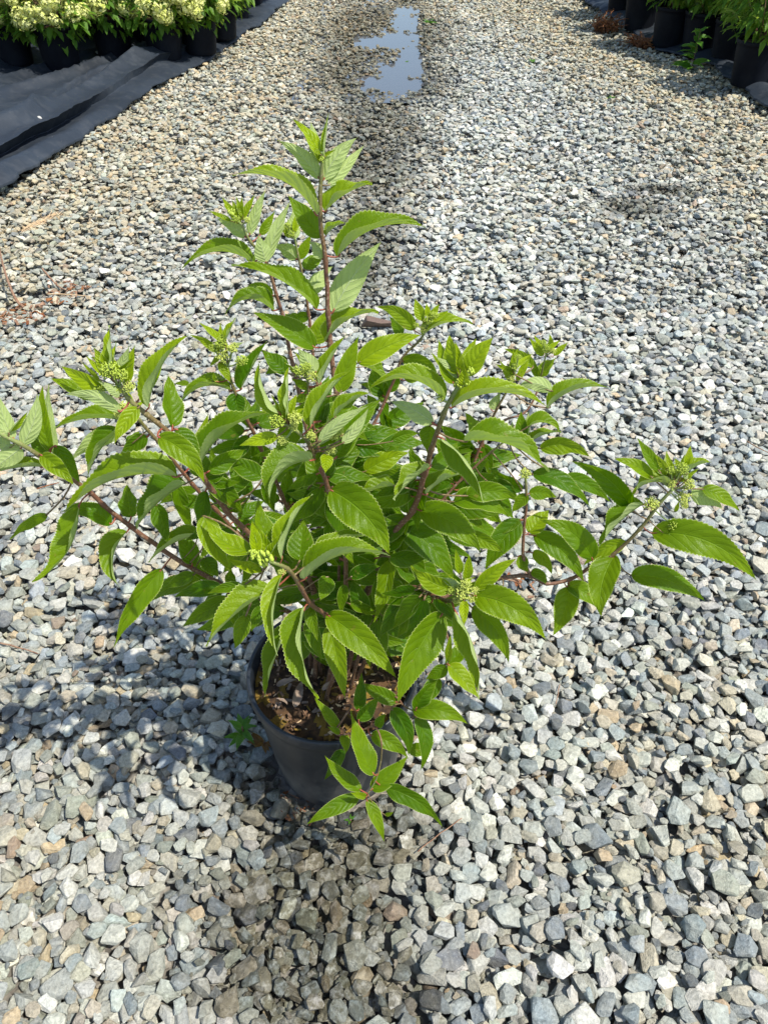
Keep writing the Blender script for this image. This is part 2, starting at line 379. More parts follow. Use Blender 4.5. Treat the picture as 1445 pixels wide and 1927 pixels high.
for q in sorted(near_ids):
    x, y, z, l, v = ST[q, :5]
    o = link('stone', near_meshes[int(v)], ground, (x, y, z)); o.rotation_euler = EUL[q]; o.scale = (l, l, l)
    o['tint'] = [float(c) for c in TINT[q]] + [1.0]; o['wet'] = float(WETA[q])
rest = np.array([q for q in range(NS) if q not in near_ids])
lib = bpy.data.collections.new('stone_shapes')
for k, (me, e) in enumerate(near_v):
    lib.objects.link(bpy.data.objects.new('stone_shape_%02d' % k, me))
def scatter(name, P, E, S, idx, lib, parent, tint=None, wet=None):
    me = bpy.data.meshes.new(name); me.vertices.add(len(P)); me.vertices.foreach_set('co', np.asarray(P, np.float32).ravel())
    def A(n, t, d, key='value'):
        a = me.attributes.new(n, t, 'POINT'); a.data.foreach_set(key, np.asarray(d).ravel())
    A('rot', 'FLOAT_VECTOR', E.astype(np.float32), 'vector'); A('scl', 'FLOAT', S.astype(np.float32)); A('idx', 'INT', idx.astype(np.int32))
    if tint is not None:
        A('tint', 'FLOAT_COLOR', np.concatenate([tint, np.ones((len(P), 1))], 1).astype(np.float32), 'color'); A('wet', 'FLOAT', wet.astype(np.float32))
    o = link(name, me, parent)
    g = bpy.data.node_groups.new(name + '_nodes', 'GeometryNodeTree')
    g.interface.new_socket('Geometry', in_out='INPUT', socket_type='NodeSocketGeometry'); g.interface.new_socket('Geometry', in_out='OUTPUT', socket_type='NodeSocketGeometry')
    N = g.nodes; a = N.new('NodeGroupInput'); b = N.new('NodeGroupOutput'); p = N.new('GeometryNodeInstanceOnPoints'); mp = N.new('GeometryNodeMeshToPoints')
    ci_ = N.new('GeometryNodeCollectionInfo'); ci_.inputs[0].default_value = lib; ci_.inputs['Separate Children'].default_value = True; ci_.inputs['Reset Children'].default_value = True
    def na(n, t): x = N.new('GeometryNodeInputNamedAttribute'); x.data_type = t; x.inputs[0].default_value = n; return x.outputs[0]
    L = g.links.new; L(a.outputs[0], mp.inputs[0]); L(mp.outputs[0], p.inputs['Points']); L(ci_.outputs[0], p.inputs['Instance'])
    p.inputs['Pick Instance'].default_value = True; L(na('idx', 'INT'), p.inputs['Instance Index'])
    er = N.new('FunctionNodeEulerToRotation'); L(na('rot', 'FLOAT_VECTOR'), er.inputs[0]); L(er.outputs[0], p.inputs['Rotation'])
    L(na('scl', 'FLOAT'), p.inputs['Scale']); L(p.outputs[0], b.inputs[0])
    md = o.modifiers.new('scatter', 'NODES'); md.node_group = g
    return o
gr = scatter('gravel', ST[rest, :3], EUL[rest], ST[rest, 3], ST[rest, 4], lib, ground, TINT[rest], WETA[rest]); gr['kind'] = 'stuff'
def top_z(x, y):
    i, j = int((x - GX0) / CELL), int((y - GY0) / CELL)
    if 3 <= i < NX - 3 and 3 <= j < NY - 3: return float(HF[i - 3:i + 4, j - 3:j + 4].mean())
    return -.01
# water
def water():
    c = gnd(745, 90); xs = np.linspace(-1.5, 1.9, 40); ys = np.linspace(4.3, 10.1, 60)
    a, b = gnd(600, 175), gnd(850, -60)
    x0, x1, y0, y1 = gnd(655, 70).x - .3, gnd(803, 110).x + .3, gnd(700, 185).y, 10.0
    v = [(x0, y0, 0), (x1, y0, 0), (x1, y1, 0), (x0, y1, 0)]
    return mesh('puddle', v, [(0, 1, 2, 3)], [M_WATER])
pud = tag(link('puddle', water(), None, (0, 0, -.036)), 'shallow rain puddle reflecting blue sky in the driveway wheel track', kind='structure')
pud.location.z = -.026

# ------------------------------------------------------------------ landscape cloth
def cloth(name, E, side, width, label, seed):
    r = random.Random(seed); ns, ntt = 330, 270
    L = [0]
    for a, b in zip(E, E[1:]): L.append(L[-1] + (b - a).length)
    def pt(s):
        for k in range(len(E) - 1):
            if s <= L[k + 1] or k == len(E) - 2:
                f = (s - L[k]) / (L[k + 1] - L[k]); return E[k].lerp(E[k + 1], f), (E[k + 1] - E[k]).normalized()
    vs = []
    for i in range(ns + 1):
        s = L[-1] * i / ns; p, d = pt(s); nrm = Vector((-1, .18, 0)) if side < 0 else Vector((1, .12, 0))
        wob = .035 * (noise.noise(Vector((s * 2.3, seed, 0)))) + .03 * noise.noise(Vector((s * 8, seed, 3))) + .014 * noise.noise(Vector((s * 31, seed, 5)))
        for j in range(ntt + 1):
            t = (j / ntt) ** 1.7 * width
            h0 = 0
            if side < 0:            # the sheet doubles back over itself along one long fold
                A = max(0, min(1, .75 + 1.3 * noise.noise(Vector((s * .75, 21, 0))))); c = .15 + .05 * math.sin(s * 1.3 + .4); ha = .075 * A
                u = t
                if u > c + .16: t = u - .20 * A; h0 = ha * math.exp(-(u - c - .16) / .22)
                elif u > c + .05: f_ = (u - c - .05) / .11; t = c + .05 - (.05 + .04) * f_ * A + (1 - A) * .11 * f_; h0 = ha * math.sin(f_ * math.pi / 2) ** 1.2
            q = p + nrm * (t - wob * math.exp(-t * 3))
            h = .014 + .006 * min(1, t * 20) + h0
            if side < 0:
                c1 = .17 + .05 * math.sin(s * 1.3 + .4) + .05 * noise.noise(Vector((s * 1.7, 2, 0)))
                c2 = .36 + .12 * math.sin(s * .9 + 1.0); c3 = .04
                h += .0 * math.exp(-(abs(t - c1) / (.06 if t < c1 else .014)) ** 1.3) * (.85 + .5 * noise.noise(Vector((s * 1.3, 9, 0))))
                h += .11 * math.exp(-(abs(t - c2) / (.07 if t < c2 else .016)) ** 1.3) * max(0, .7 + .9 * noise.noise(Vector((s * .9, 5, 0))))
                h += .06 * math.exp(-((t - .07) / .05) ** 2) * max(0, 1 - s / 3.2)
                h += .11 * max(0, .25 - abs(noise.noise(Vector((s * .8 + t * .6, t * 3.2, 11))))) ** 2 * 8 * min(1, t * 3)
                h += .03 * max(0, noise.noise(Vector((q.x * 1.6 + q.y * 1.1, (q.y - q.x) * .45, 7))))
            else:
                h += .025 * math.exp(-((t - .12 - .05 * math.sin(s * 2)) / .07) ** 2) * (.7 + .6 * noise.noise(Vector((s * 2, 3, 0))))
            h += .012 * noise.noise(Vector((q.x * 5, q.y * 5, seed))) + .02 * noise.noise(Vector((q.x * 1.4, q.y * 1.4, seed)))
            h = max(h, .0) + (.012 * (1 - math.exp(-t * 25)) if True else 0)
            vs.append((q.x, q.y, h - .004 * (j == 0) * 3))
    f = [(i * (ntt + 1) + j, (i + 1) * (ntt + 1) + j, (i + 1) * (ntt + 1) + j + 1, i * (ntt + 1) + j + 1) for i in range(ns) for j in range(ntt)]
    if side < 0: f = [tuple(reversed(x)) for x in f]
    o = link(name, mesh(name, vs, f, [M_FAB])); return tag(o, label, 'ground cloth')
def cz(o_side): return .02
cl_l = cloth('landscape_cloth', LE, -1, 4.2, 'dark blue grey wrinkled landscape cloth at left with long folds under flowering pots', 3)
cl_r = cloth('landscape_cloth', list(RE), 1, 3.0, 'narrow dark landscape cloth under the green potted plants at right', 8)

# ------------------------------------------------------------------ pot
def lathe(prof, seg=72, closed=False):
    vs, f = [], []
    for r_, z in prof:
        for k in range(seg):
            a = 2 * math.pi * k / seg; vs.append((r_ * math.cos(a), r_ * math.sin(a), z))
    for i in range(len(prof) - 1):
        for k in range(seg):
            k2 = (k + 1) % seg; f.append((i * seg + k, i * seg + k2, (i + 1) * seg + k2, (i + 1) * seg + k))
    return vs, f
def pot_mesh(name, H=.26, rt=.142, rb=.112, seg=72):
    prof = [(0.001, .004), (rb - .012, .004), (rb - .008, 0), (rb - .002, 0), (rb, .003)]
    for k in range(1, 12):
        z = .003 + (H - .028) * k / 11; prof.append((rb + (rt - .006 - rb) * k / 11 + (.0006 if k % 3 == 0 else 0), z))
    prof += [(rt - .005, H - .024), (rt - .0008, H - .022), (rt, H - .018), (rt, H - .004), (rt - .0012, H - .001), (rt - .003, H), (rt - .006, H - .001), (rt - .0075, H - .004),
             (rt - .009, H - .02), (rt - .012, H - .06), (rb - .003, .02), (.001, .018)]
    vs, f = lathe(prof, seg); return mesh(name, vs, f, [M_POT])
# ------------------------------------------------------------------ leaf builder
def leaf_geo(P0, P1, P2, W, V0, roll, fold, stations=44, cols=4, teeth=1.0, seed=0, nib=True, quilt=.006, recurve=.25):
    """verts, faces, uvs, of a serrated leaf along the curve P0-P1-P2; top face looks towards V0 before roll"""
    r = random.Random(seed); vs, uv = [], []
    wav = r.uniform(0, 6.28); wamp = r.uniform(.4, 1.5) * .045
    nc = 2 * cols + 1; ln = (P2 - P0).length
    for i in range(stations + 1):
        t = i / stations
        C = P0 * (1 - t) ** 2 + P1 * 2 * t * (1 - t) + P2 * t * t
        T = ((P1 - P0) * (1 - t) + (P2 - P1) * t).normalized()
        S = T.cross(V0)
        if S.length < .05: S = T.cross(Vector((1, .3, 0)))
        S.normalize(); N = S.cross(T).normalized()
        rr = roll + (t - .5) * r_twist(seed)
        N2 = N * math.cos(rr) + S * math.sin(rr); S2 = S * math.cos(rr) - N * math.sin(rr)
        w = (t ** .60) * ((1 - t) ** 1.32) / .305 * W * .5 if 0 < t < 1 else 0
        if i % 2 and 0 < t < .97: w *= 1 + .05 * teeth + .012 * W / max(w, 1e-5) * teeth; C = C + T * ln * .005
        fo = fold * (1 - (.30 if fold < .6 else .08) * t)
        for j in range(-cols, cols + 1):
            u = j / cols; au = abs(u); sg = 1 if u > 0 else -1
            x = au * w; fz = math.sin(fo) * x - recurve * w * au * au * .35
            side = S2 * (sg * math.cos(fo) * x)
            q = (t * 7.5 - au ** 1.25 * 1.9) % 1.0
            qz = quilt * W * math.sin(math.pi * q) * (1 - au * .6) * math.sin(math.pi * min(1, au * 3)) if w > 0 else 0
            wz = wamp * W * math.sin(t * 15 + wav + sg * 1.1) * au * au
            vs.append(C + side + N2 * (fz + qz + wz)); uv.append((u * .5 + .5, t))
    f = []
    for i in range(stations):
        for j in range(nc - 1):
            a = i * nc + j; f.append((a, a + 1, a + nc + 1, a + nc))
    return vs, f, uv
def r_twist(seed): return random.Random(seed + 5).uniform(-.35, .35)
def tube(pts, rad, seg=7, cap=True):
    vs, f = [], []
    for i, p in enumerate(pts):
        T = (pts[min(i + 1, len(pts) - 1)] - pts[max(i - 1, 0)]).normalized()
        A = T.cross(Vector((.31, .9, .2))).normalized(); B = T.cross(A)
        for k in range(seg):
            a = 2 * math.pi * k / seg; vs.append(p + (A * math.cos(a) + B * math.sin(a)) * rad[i])
    for i in range(len(pts) - 1):
        for k in range(seg):
            k2 = (k + 1) % seg; f.append((i * seg + k, (i + 1) * seg + k, (i + 1) * seg + k2, i * seg + k2))
    if cap:
        f.append(tuple(range(seg))); f.append(tuple(reversed(range((len(pts) - 1) * seg, len(pts) * seg))))
    return vs, f
def spline(P, n=7):
    out = []
    for k in range(len(P) - 1):
        p0, p1, p2, p3 = P[max(k - 1, 0)], P[k], P[k + 1], P[min(k + 2, len(P) - 1)]
        for i in range(n):
            t = i / n; out.append(.5 * ((2 * p1) + (p2 - p0) * t + (2 * p0 - 5 * p1 + 4 * p2 - p3) * t * t + (3 * p1 - p0 - 3 * p2 + p3) * t ** 3))
    out.append(P[-1]); return out

# ------------------------------------------------------------------ the shrub: stems (picture x, y, distance Y), then leaves
SOILZ = .232
def root_px(dx=0, dy=0): return Vector((POTX + dx, POTY + dy, SOILZ - .02))
STEMS = {  # name: (base offset or (parent, frac)), points, radius at base, at tip, green share
 'A': ((.0, .01), [(655, 1010, .80), (648, 880, .82), (636, 760, .84), (622, 650, .86), (618, 590, .865), (612, 492, .87), (603, 404, .87), (603, 330, .875), (606, 285, .875)], .0055, .0022),
 'B': ((-.02, .02), [(600, 960, .86), (575, 800, .90), (552, 690, .93), (533, 598, .95), (520, 553, .955), (503, 497, .96), (472, 456, .96), (455, 421, .96)], .0045, .0018),
 'C': ((.0, .03), [(625, 950, .90), (605, 780, .96), (590, 680, .99), (581, 591, 1.0), (566, 501, 1.0), (555, 449, 1.0)], .0042, .0016),
 'D': ((.02, .03), [(660, 1010, .86), (668, 900, .92), (684, 842, .96), (697, 811, .98), (732, 739, 1.0), (755, 678, 1.0), (790, 640, 1.0), (805, 610, 1.0)], .0045, .0018),
 'E': ((.02, .0), [(690, 1120, .76), (735, 1015, .73), (776, 960, .715), (800, 890, .70), (812, 845, .69), (835, 780, .68), (862, 725, .68)], .0058, .0028),
 'F': ((-.01, -.02), [(650, 1110, .73), (640, 990, .69), (617, 918, .67), (598, 872, .66), (579, 834, .65), (545, 800, .64)], .0044, .002),
 'G': ((-.01, -.04), [(645, 1200, .70), (614, 1158, .66), (583, 1135, .63), (568, 1108, .61), (541, 1070, .59), (505, 1055, .58)], .0044, .0026),
 'H': ((-.03, .0), [(590, 1110, .77), (530, 1050, .75), (474, 1008, .72), (426, 960, .70), (381, 894, .68), (350, 856, .67), (325, 821, .66), (277, 780, .65), (242, 749, .65), (225, 725, .65)], .0052, .0026),
 'I': ((-.04, .02), [(580, 1110, .82), (500, 1040, .81), (445, 1000, .80), (405, 960, .79), (363, 911, .78), (301, 835, .76), (262, 790, .75), (245, 765, .75)], .0045, .0022),
 'J': ((-.05, -.01), [(560, 1170, .78), (480, 1130, .77), (408, 1095, .76), (346, 1060, .75), (304, 1032, .74), (246, 991, .73), (194, 949, .72), (156, 915, .71), (107, 880, .70), (80, 860, .69), (35, 835, .68), (-20, 805, .67)], .0050, .0028),
 'K': ((.04, .0), [(720, 1190, .79), (820, 1130, .80), (900, 1102, .81), (949, 1087, .81), (996, 1083, .81), (1029, 1097, .80), (1073, 1090, .80), (1113, 1065, .79), (1153, 1043, .79), (1203, 996, .79), (1240, 949, .79), (1265, 920, .79)], .0050, .0026),
 'L': (('K', (996, 1083)), [(985, 1050, .81), (985, 1000, .815), (990, 940, .82), (987, 893, .82)], .0036, .002),
 'M': ((.03, .03), [(700, 1130, .86), (790, 1040, .92), (860, 935, .97), (885, 885, .99), (915, 815, 1.0), (935, 770, 1.0), (956, 732, 1.0), (968, 705, 1.0)], .0042, .0018),
 'N': (('M', (915, 815)), [(950, 790, 1.02), (985, 778, 1.03), (1005, 750, 1.04), (1016, 715, 1.05), (1027, 668, 1.05)], .0026, .0015),
 'O': ((.03, -.02), [(700, 1160, .74), (766, 1105, .70), (815, 1120, .66), (846, 1130, .64), (872, 1112, .63)], .0042, .0026),
 'P': ((-.02, .01), [(575, 1060, .83), (530, 930, .82), (490, 840, .81), (464, 787, .80), (439, 731, .80), (428, 690, .80)], .0040, .002),
 'Q': ((.02, -.05), [(660, 1330, .66), (632, 1379, .64), (668, 1379, .63), (705, 1367, .62), (718, 1400, .60), (712, 1450, .59), (692, 1494, .58)], .0022, .0012),
 'S': ((.05, -.04), [(738, 1310, .69), (760, 1328, .68), (782, 1340, .67)], .0022, .0012),
 'T': (('K', (820, 1130)), [(835, 1180, .76), (845, 1215, .74), (841, 1247, .72)], .0024, .0014),
 'U': ((.0, .0), [(640, 1000, .78), (600, 850, .78), (585, 780, .77), (580, 735, .77), (577, 712, .77)], .0032, .0016),
 'V': ((.03, .02), [(720, 1080, .84), (800, 980, .87), (870, 900, .885), (925, 850, .89), (957, 825, .89)], .0032, .0016),
}
C3, C4, C5, C6, C7, CF = (320, 200, 2.89), (0, 600, 2.89), (450, 560, 2.627), (920, 600, 2.752), (380, 1100, 2.58), (0, 0, 1)
# crop; stem; base x y, tip x y, width, type, [bow (fraction of length, + = to the left of travel)], [youth 0-9], [dY tip cm], [dY base cm]
LV = [
(C3,'A','''820 310 665 70 90 F -.1 9
815 305 765 80 85 U 0 9
838 280 862 40 55 R 0 8
812 395 585 185 110 U -.08 6
835 400 1020 168 120 U .08 6
862 430 1058 210 90 U 0 8 2
845 572 1100 418 130 R .08 5
795 592 340 375 150 Lu -.18 5
825 715 640 482 140 F 0 2 3 2
912 818 1390 655 180 R .16 3
885 1120 1150 735 190 U .04 4 2
828 832 757 735 100 U -.1 5
795 1105 335 865 170 Lm -.10 3
790 1312 445 1120 150 F -.04 3
770 1020 885 872 120 U .1 3 3 3
848 705 955 632 70 R .1 4 2 2
725 885 840 800 90 F 0 2 3 3'''),
(C3,'B','''385 640 280 490 55 F 0 8
385 630 335 500 45 F 0 8
398 600 360 490 40 F 0 9
388 620 462 480 60 F 0 8
432 700 522 450 75 U .03 6
412 712 250 608 85 U -.05 5
335 625 205 565 32 F 0 6
450 850 70 880 130 L -.20 3
525 842 655 518 100 U .03 6
522 850 480 700 115 U 0 3 -1 -1
490 700 572 570 65 F 0 5 2 2
560 1112 300 1130 140 L -.28 3
560 1030 385 1018 100 F -.2 2 3 1
460 850 410 790 60 F 0 3 3 2'''),
(C3,'C','''680 722 668 560 80 U 0 7
655 715 608 645 40 F 0 8
660 700 640 610 40 F 0 8
690 832 560 760 100 U -.1 5
702 830 770 695 70 F 0 5
690 1190 625 1130 110 F 0 2 3
785 1290 848 1108 150 F 0 4
755 1130 650 1150 80 F .1 1 2
720 1010 800 930 80 F 0 2 2'''),
(C4,'P','''1220 130 1082 18 55 F 0 8
1232 112 1282 -5 65 R 0 7
1180 182 1030 88 60 F -.1 8
1200 150 1200 20 42 F 0 9
1192 235 1255 350 75 F 0 5
1255 390 975 475 120 L -.22 4
1282 402 1332 545 120 F -.1 1
1030 362 950 355 45 F -.1 3 3
1310 385 1450 122 140 Rm 0 1
1200 200 1140 260 40 F 0 6
1170 340 1160 290 30 F 0 5 0 -1'''),
(C4,'H','''625 310 595 35 105 R 0 8
600 295 510 150 85 F 0 9
640 305 608 195 50 F 0 9
695 350 738 142 95 F .05 9
665 280 702 165 60 U 0 8 2 2
560 392 330 255 115 F 0 8
575 385 465 298 60 F 0 9
560 432 268 320 120 F 0 4 1 1
655 505 350 412 100 U -.12 5 -1 -1
545 330 440 230 36 F 0 9 1 1
650 430 530 340 62 U -.1 7 -1 -1
755 482 622 680 120 F -.05 7 -2 -2
812 480 1025 85 165 R .10 6
772 420 915 130 90 F 0 4 2 2
940 588 915 300 150 F 0 1 3 2
860 640 1115 895 150 Fr .12 4 -2 -2
960 600 1085 790 120 F .08 2 1 0
965 860 355 1050 230 L -.14 4 -3 -1
1015 895 740 1140 210 L -.06 1 -1 1
1088 802 1475 512 185 R .14 2
1075 760 1132 520 105 F 0 5 2 2
1240 1000 1150 690 150 F .05 1 3 1
1435 865 1215 750 125 F 0 1 2 1
1360 960 1240 800 120 F 0 1 3 2
1085 1060 1250 1130 110 F 0 1 0 2
1375 1180 1290 1050 110 F 0 1 2 2'''),
(C4,'I','''690 560 285 605 135 L -.10 3
640 610 390 765 125 U -.05 4
655 600 478 865 165 L -.08 2
805 640 655 750 105 F -.05 1 1
700 690 760 610 80 F 0 2 3
950 880 1045 1180 100 F 0 1 3 3
1075 930 860 1010 90 F -.05 1 3 3'''),
(C4,'J','''78 655 -20 388 95 U .04 6
122 690 205 405 120 U -.08 5
278 722 235 360 120 F .06 4
300 742 268 350 85 U .05 5 -1
118 702 -45 825 120 U 0 6
235 806 -70 855 105 L -.06 5
262 742 148 600 90 F 0 2 2
225 740 405 905 120 Fr .05 5 -3 -1
302 690 440 895 105 F 0 1 1 0
432 1012 178 1432 210 Lm .16 3 -6 -2
605 1118 330 1050 130 F -.16 1 0 -1
262 1060 55 1200 90 F -.06 3 2 0
715 1080 690 900 140 F 0 1 2
695 1155 650 1460 165 Lm -.18 3 -7 -1
850 1010 915 1230 140 F .04 1 -2 2
1105 1178 810 1325 130 L -.10 3 -1 -2
1080 1170 940 1200 70 F -.1 1 3 1
885 1357 620 1785 165 F -.05 3 -8 -2
1100 1442 785 1555 130 F -.12 2 0 0
60 700 -60 640 90 U 0 7
1110 1300 1190 1405 110 F 0 1 -2 0'''),
(C4,'G','''1380 1270 1110 1075 150 F .14 6 2
1430 1372 1240 1305 85 F .05 9
1110 1072 1250 1370 150 F -.05 4 -3 4
1400 1270 1370 1095 80 F 0 8 1'''),
(C5,'G','''182 1272 95 990 140 F .08 2 3 1
212 1292 362 970 130 R .08 6 3
168 1290 62 1100 78 F 0 8
215 1372 190 1770 125 Lm -.08 6 -7 -1
325 1392 745 1278 175 R .16 4
372 1292 655 1170 115 R .10 4 2 2
300 1300 320 1100 150 F 0 1 3 4
440 1380 400 1500 110 F 0 1 -3 3
345 1520 390 1700 80 F 0 2 -3 2'''),
(C7,'G','''350 22 20 300 185 Lm -.06 5 -7 -1
200 5 25 45 65 F -.05 3
215 150 160 315 95 F 0 2 -2 2
285 100 240 228 75 F 0 2 -1 3
432 200 308 545 120 Lm -.05 3 -5 2
355 270 290 345 55 F 0 4 0 3
500 108 565 555 165 Lm -.10 4 -7 -1
615 200 695 555 135 F .02 4 -6 2
606 145 945 455 190 F .05 4 -8 -1
520 160 580 370 90 F 0 2 -2 3'''),
(C5,'F','''200 572 100 312 105 R .10 6
245 580 242 345 95 R 0 8
355 640 545 360 150 R .06 5
470 595 652 470 115 R .08 4
395 715 640 535 75 U .06 5 0 -2
510 720 640 545 66 U -.05 6 1 -1
530 690 702 502 125 F .05 3 2
190 685 0 733 80 F -.03 9 -1
160 640 330 590 60 F .1 8 1
432 775 425 868 80 F 0 7 -2 -1
480 790 612 650 100 F .05 1 2 1
358 805 150 1015 230 L -.22 3 -5 -2
350 800 60 790 80 F -.1 1 2 1
450 950 745 1272 220 F .10 2 -5 0
450 900 665 905 120 F .1 1 3 2
340 950 440 1100 120 F 0 1 -1 3
400 760 385 860 60 F 0 3'''),
(C5,'U','''400 430 530 182 100 R .03 4
500 470 595 185 130 F .04 3
380 370 290 250 95 U 0 6
240 372 110 258 110 F 0 1 2 2
340 450 260 400 60 F 0 4
420 440 370 500 60 U 0 5
330 480 270 520 60 F 0 3'''),
(C5,'A','''430 218 690 72 130 R .14 4
585 325 905 182 145 Fr .05 6 2 -6
620 342 725 420 100 R .1 3 0 2
240 300 130 380 100 F 0 1 2 3
620 860 840 765 120 F .05 6 2
550 745 745 790 115 F .12 1 2
750 712 890 672 85 F .1 1 3'''),
(C5,'D','''905 112 868 4 65 F 0 8
942 104 990 30 50 F 0 8
930 95 925 25 38 F 0 9
865 162 675 45 90 F -.14 6
805 190 742 95 75 F -.05 1 3
905 190 1155 130 110 Rm .14 6
805 315 985 400 115 F .18 2
820 410 960 365 90 F .1 5
650 660 640 760 60 F 0 1 2
690 800 800 730 90 F 0 1 2
600 760 545 830 70 F 0 1 2'''),
(C5,'E','''1060 425 985 200 110 F .05 6
1090 355 1038 185 125 F .05 7
1130 385 1258 195 135 F .06 8
1105 340 1172 200 75 F 0 7 2 2
1080 435 945 268 55 F 0 6 2 2
1140 310 1195 240 60 F 0 8 2 2
1110 440 1115 340 70 F 0 9 -1 -1
1012 510 640 455 160 L -.22 5
960 622 742 510 105 U -.06 4 -1
1050 545 1528 545 150 R .16 5
945 632 932 770 110 F 0 1 1 2
940 842 765 1000 140 L -.05 4 -4 -1
1000 695 1205 1015 150 Lm .12 1 -4 -1
925 975 1110 872 130 R .10 3 2
890 1052 1195 1262 190 Fr .12 3 -4 0
1120 1165 1312 1266 95 F .05 3 -1 3
1110 712 1528 864 175 R .14 3 0 -2
1125 980 1380 1003 115 F .14 2 2 3
1060 1010 1330 1085 140 F .14 1 1 3
770 930 575 990 100 L -.06 4 -1 -1
800 1130 1058 1400 190 F .10 2 -5 2
745 1290 665 1605 135 F .05 4 -7 -2
740 1380 812 1640 145 F 0 2 -3 3
820 960 780 830 120 F 0 3 2 2
760 1100 690 1000 90 F 0 3 1 2
700 1160 680 1080 60 F 0 6 0 1'''),
(C5,'O','''1050 1442 850 1325 115 F .08 5 1
1125 1392 1135 1265 62 F 0 7
1092 1365 1068 1240 55 F 0 5 1
1168 1442 1372 1290 105 F .06 6
1155 1472 1516 1689 185 Fr .12 3 -4
1112 1500 1112 1622 62 F 0 9 -4 -2
1150 1532 1332 1813 150 F .12 3 -5 0
1010 1440 880 1420 110 F 0 1 2 3
960 1470 990 1560 90 F 0 1 -2 3
900 1400 820 1500 110 F 0 1 0 4'''),
(C7,'O','''1230 130 1340 557 150 Lm .10 5 -6 -2
1168 140 950 582 230 F -.06 3 -8 -1
1110 60 1080 170 120 F 0 1 -2 4
900 60 800 150 150 F 0 1 0 5
960 90 1030 20 100 F 0 1 0 5
860 150 760 260 130 F 0 1 -2 6'''),
(C7,'T','''1195 378 1207 240 52 F 0 6
1195 388 1345 553 110 F .02 5 -3
1190 398 1085 462 80 F 0 2
1180 390 1260 200 90 F -.2 3 3 3
1150 450 1045 605 100 F 0 1 -2'''),
(C7,'S','''948 572 757 475 100 F 0 2
1020 612 1290 676 120 Fr .12 3
1035 640 1060 902 105 F .14 1 -4
920 602 1003 830 120 F .12 1 -2 -2
1040 600 1150 460 95 F .08 1 1 0
1000 800 1130 760 90 F -.1 2 0 -1'''),
(C7,'Q','''820 732 1000 842 95 F .10 3 -1
835 922 725 615 125 F .05 2 3 -1
850 692 890 625 64 F 0 2
665 702 545 547 66 F 0 2 2
672 722 610 690 40 F 0 4
680 728 697 822 66 F .1 3 -2
690 800 597 948 85 F 0 1 -1
760 660 860 540 95 F 0 1 2
760 610 775 430 80 F 0 1 2 1
775 1000 595 828 95 F .06 3 1
762 1030 505 1166 95 F -.03 3 -2
800 1045 885 1252 80 F .04 3 -3
885 985 1165 1172 120 F .10 2 -3
822 996 1000 832 105 F -.02 2 2
798 1030 720 1010 48 F 0 5 -1 -1
890 1120 930 1105 30 F 0 5 -1 -1'''),
(C6,'N','''280 192 208 100 52 F 0 6
300 180 322 92 38 F 0 7
335 192 410 120 48 F 0 6
265 300 347 205 95 F .08 4
258 305 200 168 55 F 0 4
300 180 285 120 35 F 0 7'''),
(C6,'M','''125 332 55 215 46 F 0 7
142 320 216 178 52 F 0 7
120 295 125 165 46 F 0 8
228 250 75 155 62 F -.1 5 2 2
325 375 135 370 90 U -.2 4
305 462 620 358 115 R .14 4
10 470 60 380 60 U 0 5
20 340 -10 290 50 F 0 4'''),
(C6,'V','''190 660 372 586 85 R .10 3
200 560 370 590 115 Rm .22 4
165 622 165 478 85 F 0 1
186 622 206 480 44 U 0 5
265 672 525 718 115 F .16 4
100 610 120 555 36 F 0 7
60 610 48 560 36 F 0 7
225 805 520 970 140 F .12 1 -1
380 822 630 952 95 F .10 1 1 1
170 890 0 775 95 F 0 1
5 852 155 945 120 F .06 1 0 1'''),
(C6,'L','''205 905 350 925 100 F .1 4 2
200 910 115 1005 90 F 0 4
205 1110 312 985 125 F 0 5 2
165 1040 20 1130 60 F 0 1
160 1045 -20 1300 150 F -.05 1 -3
228 1120 492 1370 155 Fr .12 1 -3
225 1210 325 1325 90 F .15 3 -2
150 1230 200 1312 90 F 0 3 1'''),
(C6,'K','''215 1310 305 1382 78 F .12 3 -1
535 1245 265 1045 140 F -.14 1 1
735 985 425 740 150 F -.12 1 2
800 960 570 1180 140 L -.06 3 -2
710 1160 485 1282 110 F -.1 4 2 1
650 1225 580 1548 175 F -.10 2 -7
735 1330 1118 1462 165 Fr .10 2 -3 0
840 1110 1385 1357 225 Fr .14 3 -3 0
415 1385 330 1640 150 F .06 2 -6
400 1385 578 1515 115 F .14 3 -1
840 820 640 725 90 F -.08 4
880 790 765 615 85 F 0 3 1
920 780 860 700 55 F 0 8
965 830 980 760 50 U 0 7
1020 762 1042 655 58 F 0 7
990 770 960 720 34 F 0 8
1020 805 1150 742 95 R .1 6
1000 770 1012 700 36 F 0 9
930 862 745 910 125 L -.2 5
1040 915 1208 986 120 U .12 5 -1
1100 882 1295 996 105 F .08 4
960 1000 985 940 30 F 0 8
940 1130 925 1080 40 F 0 5 -1 -1'''),
]
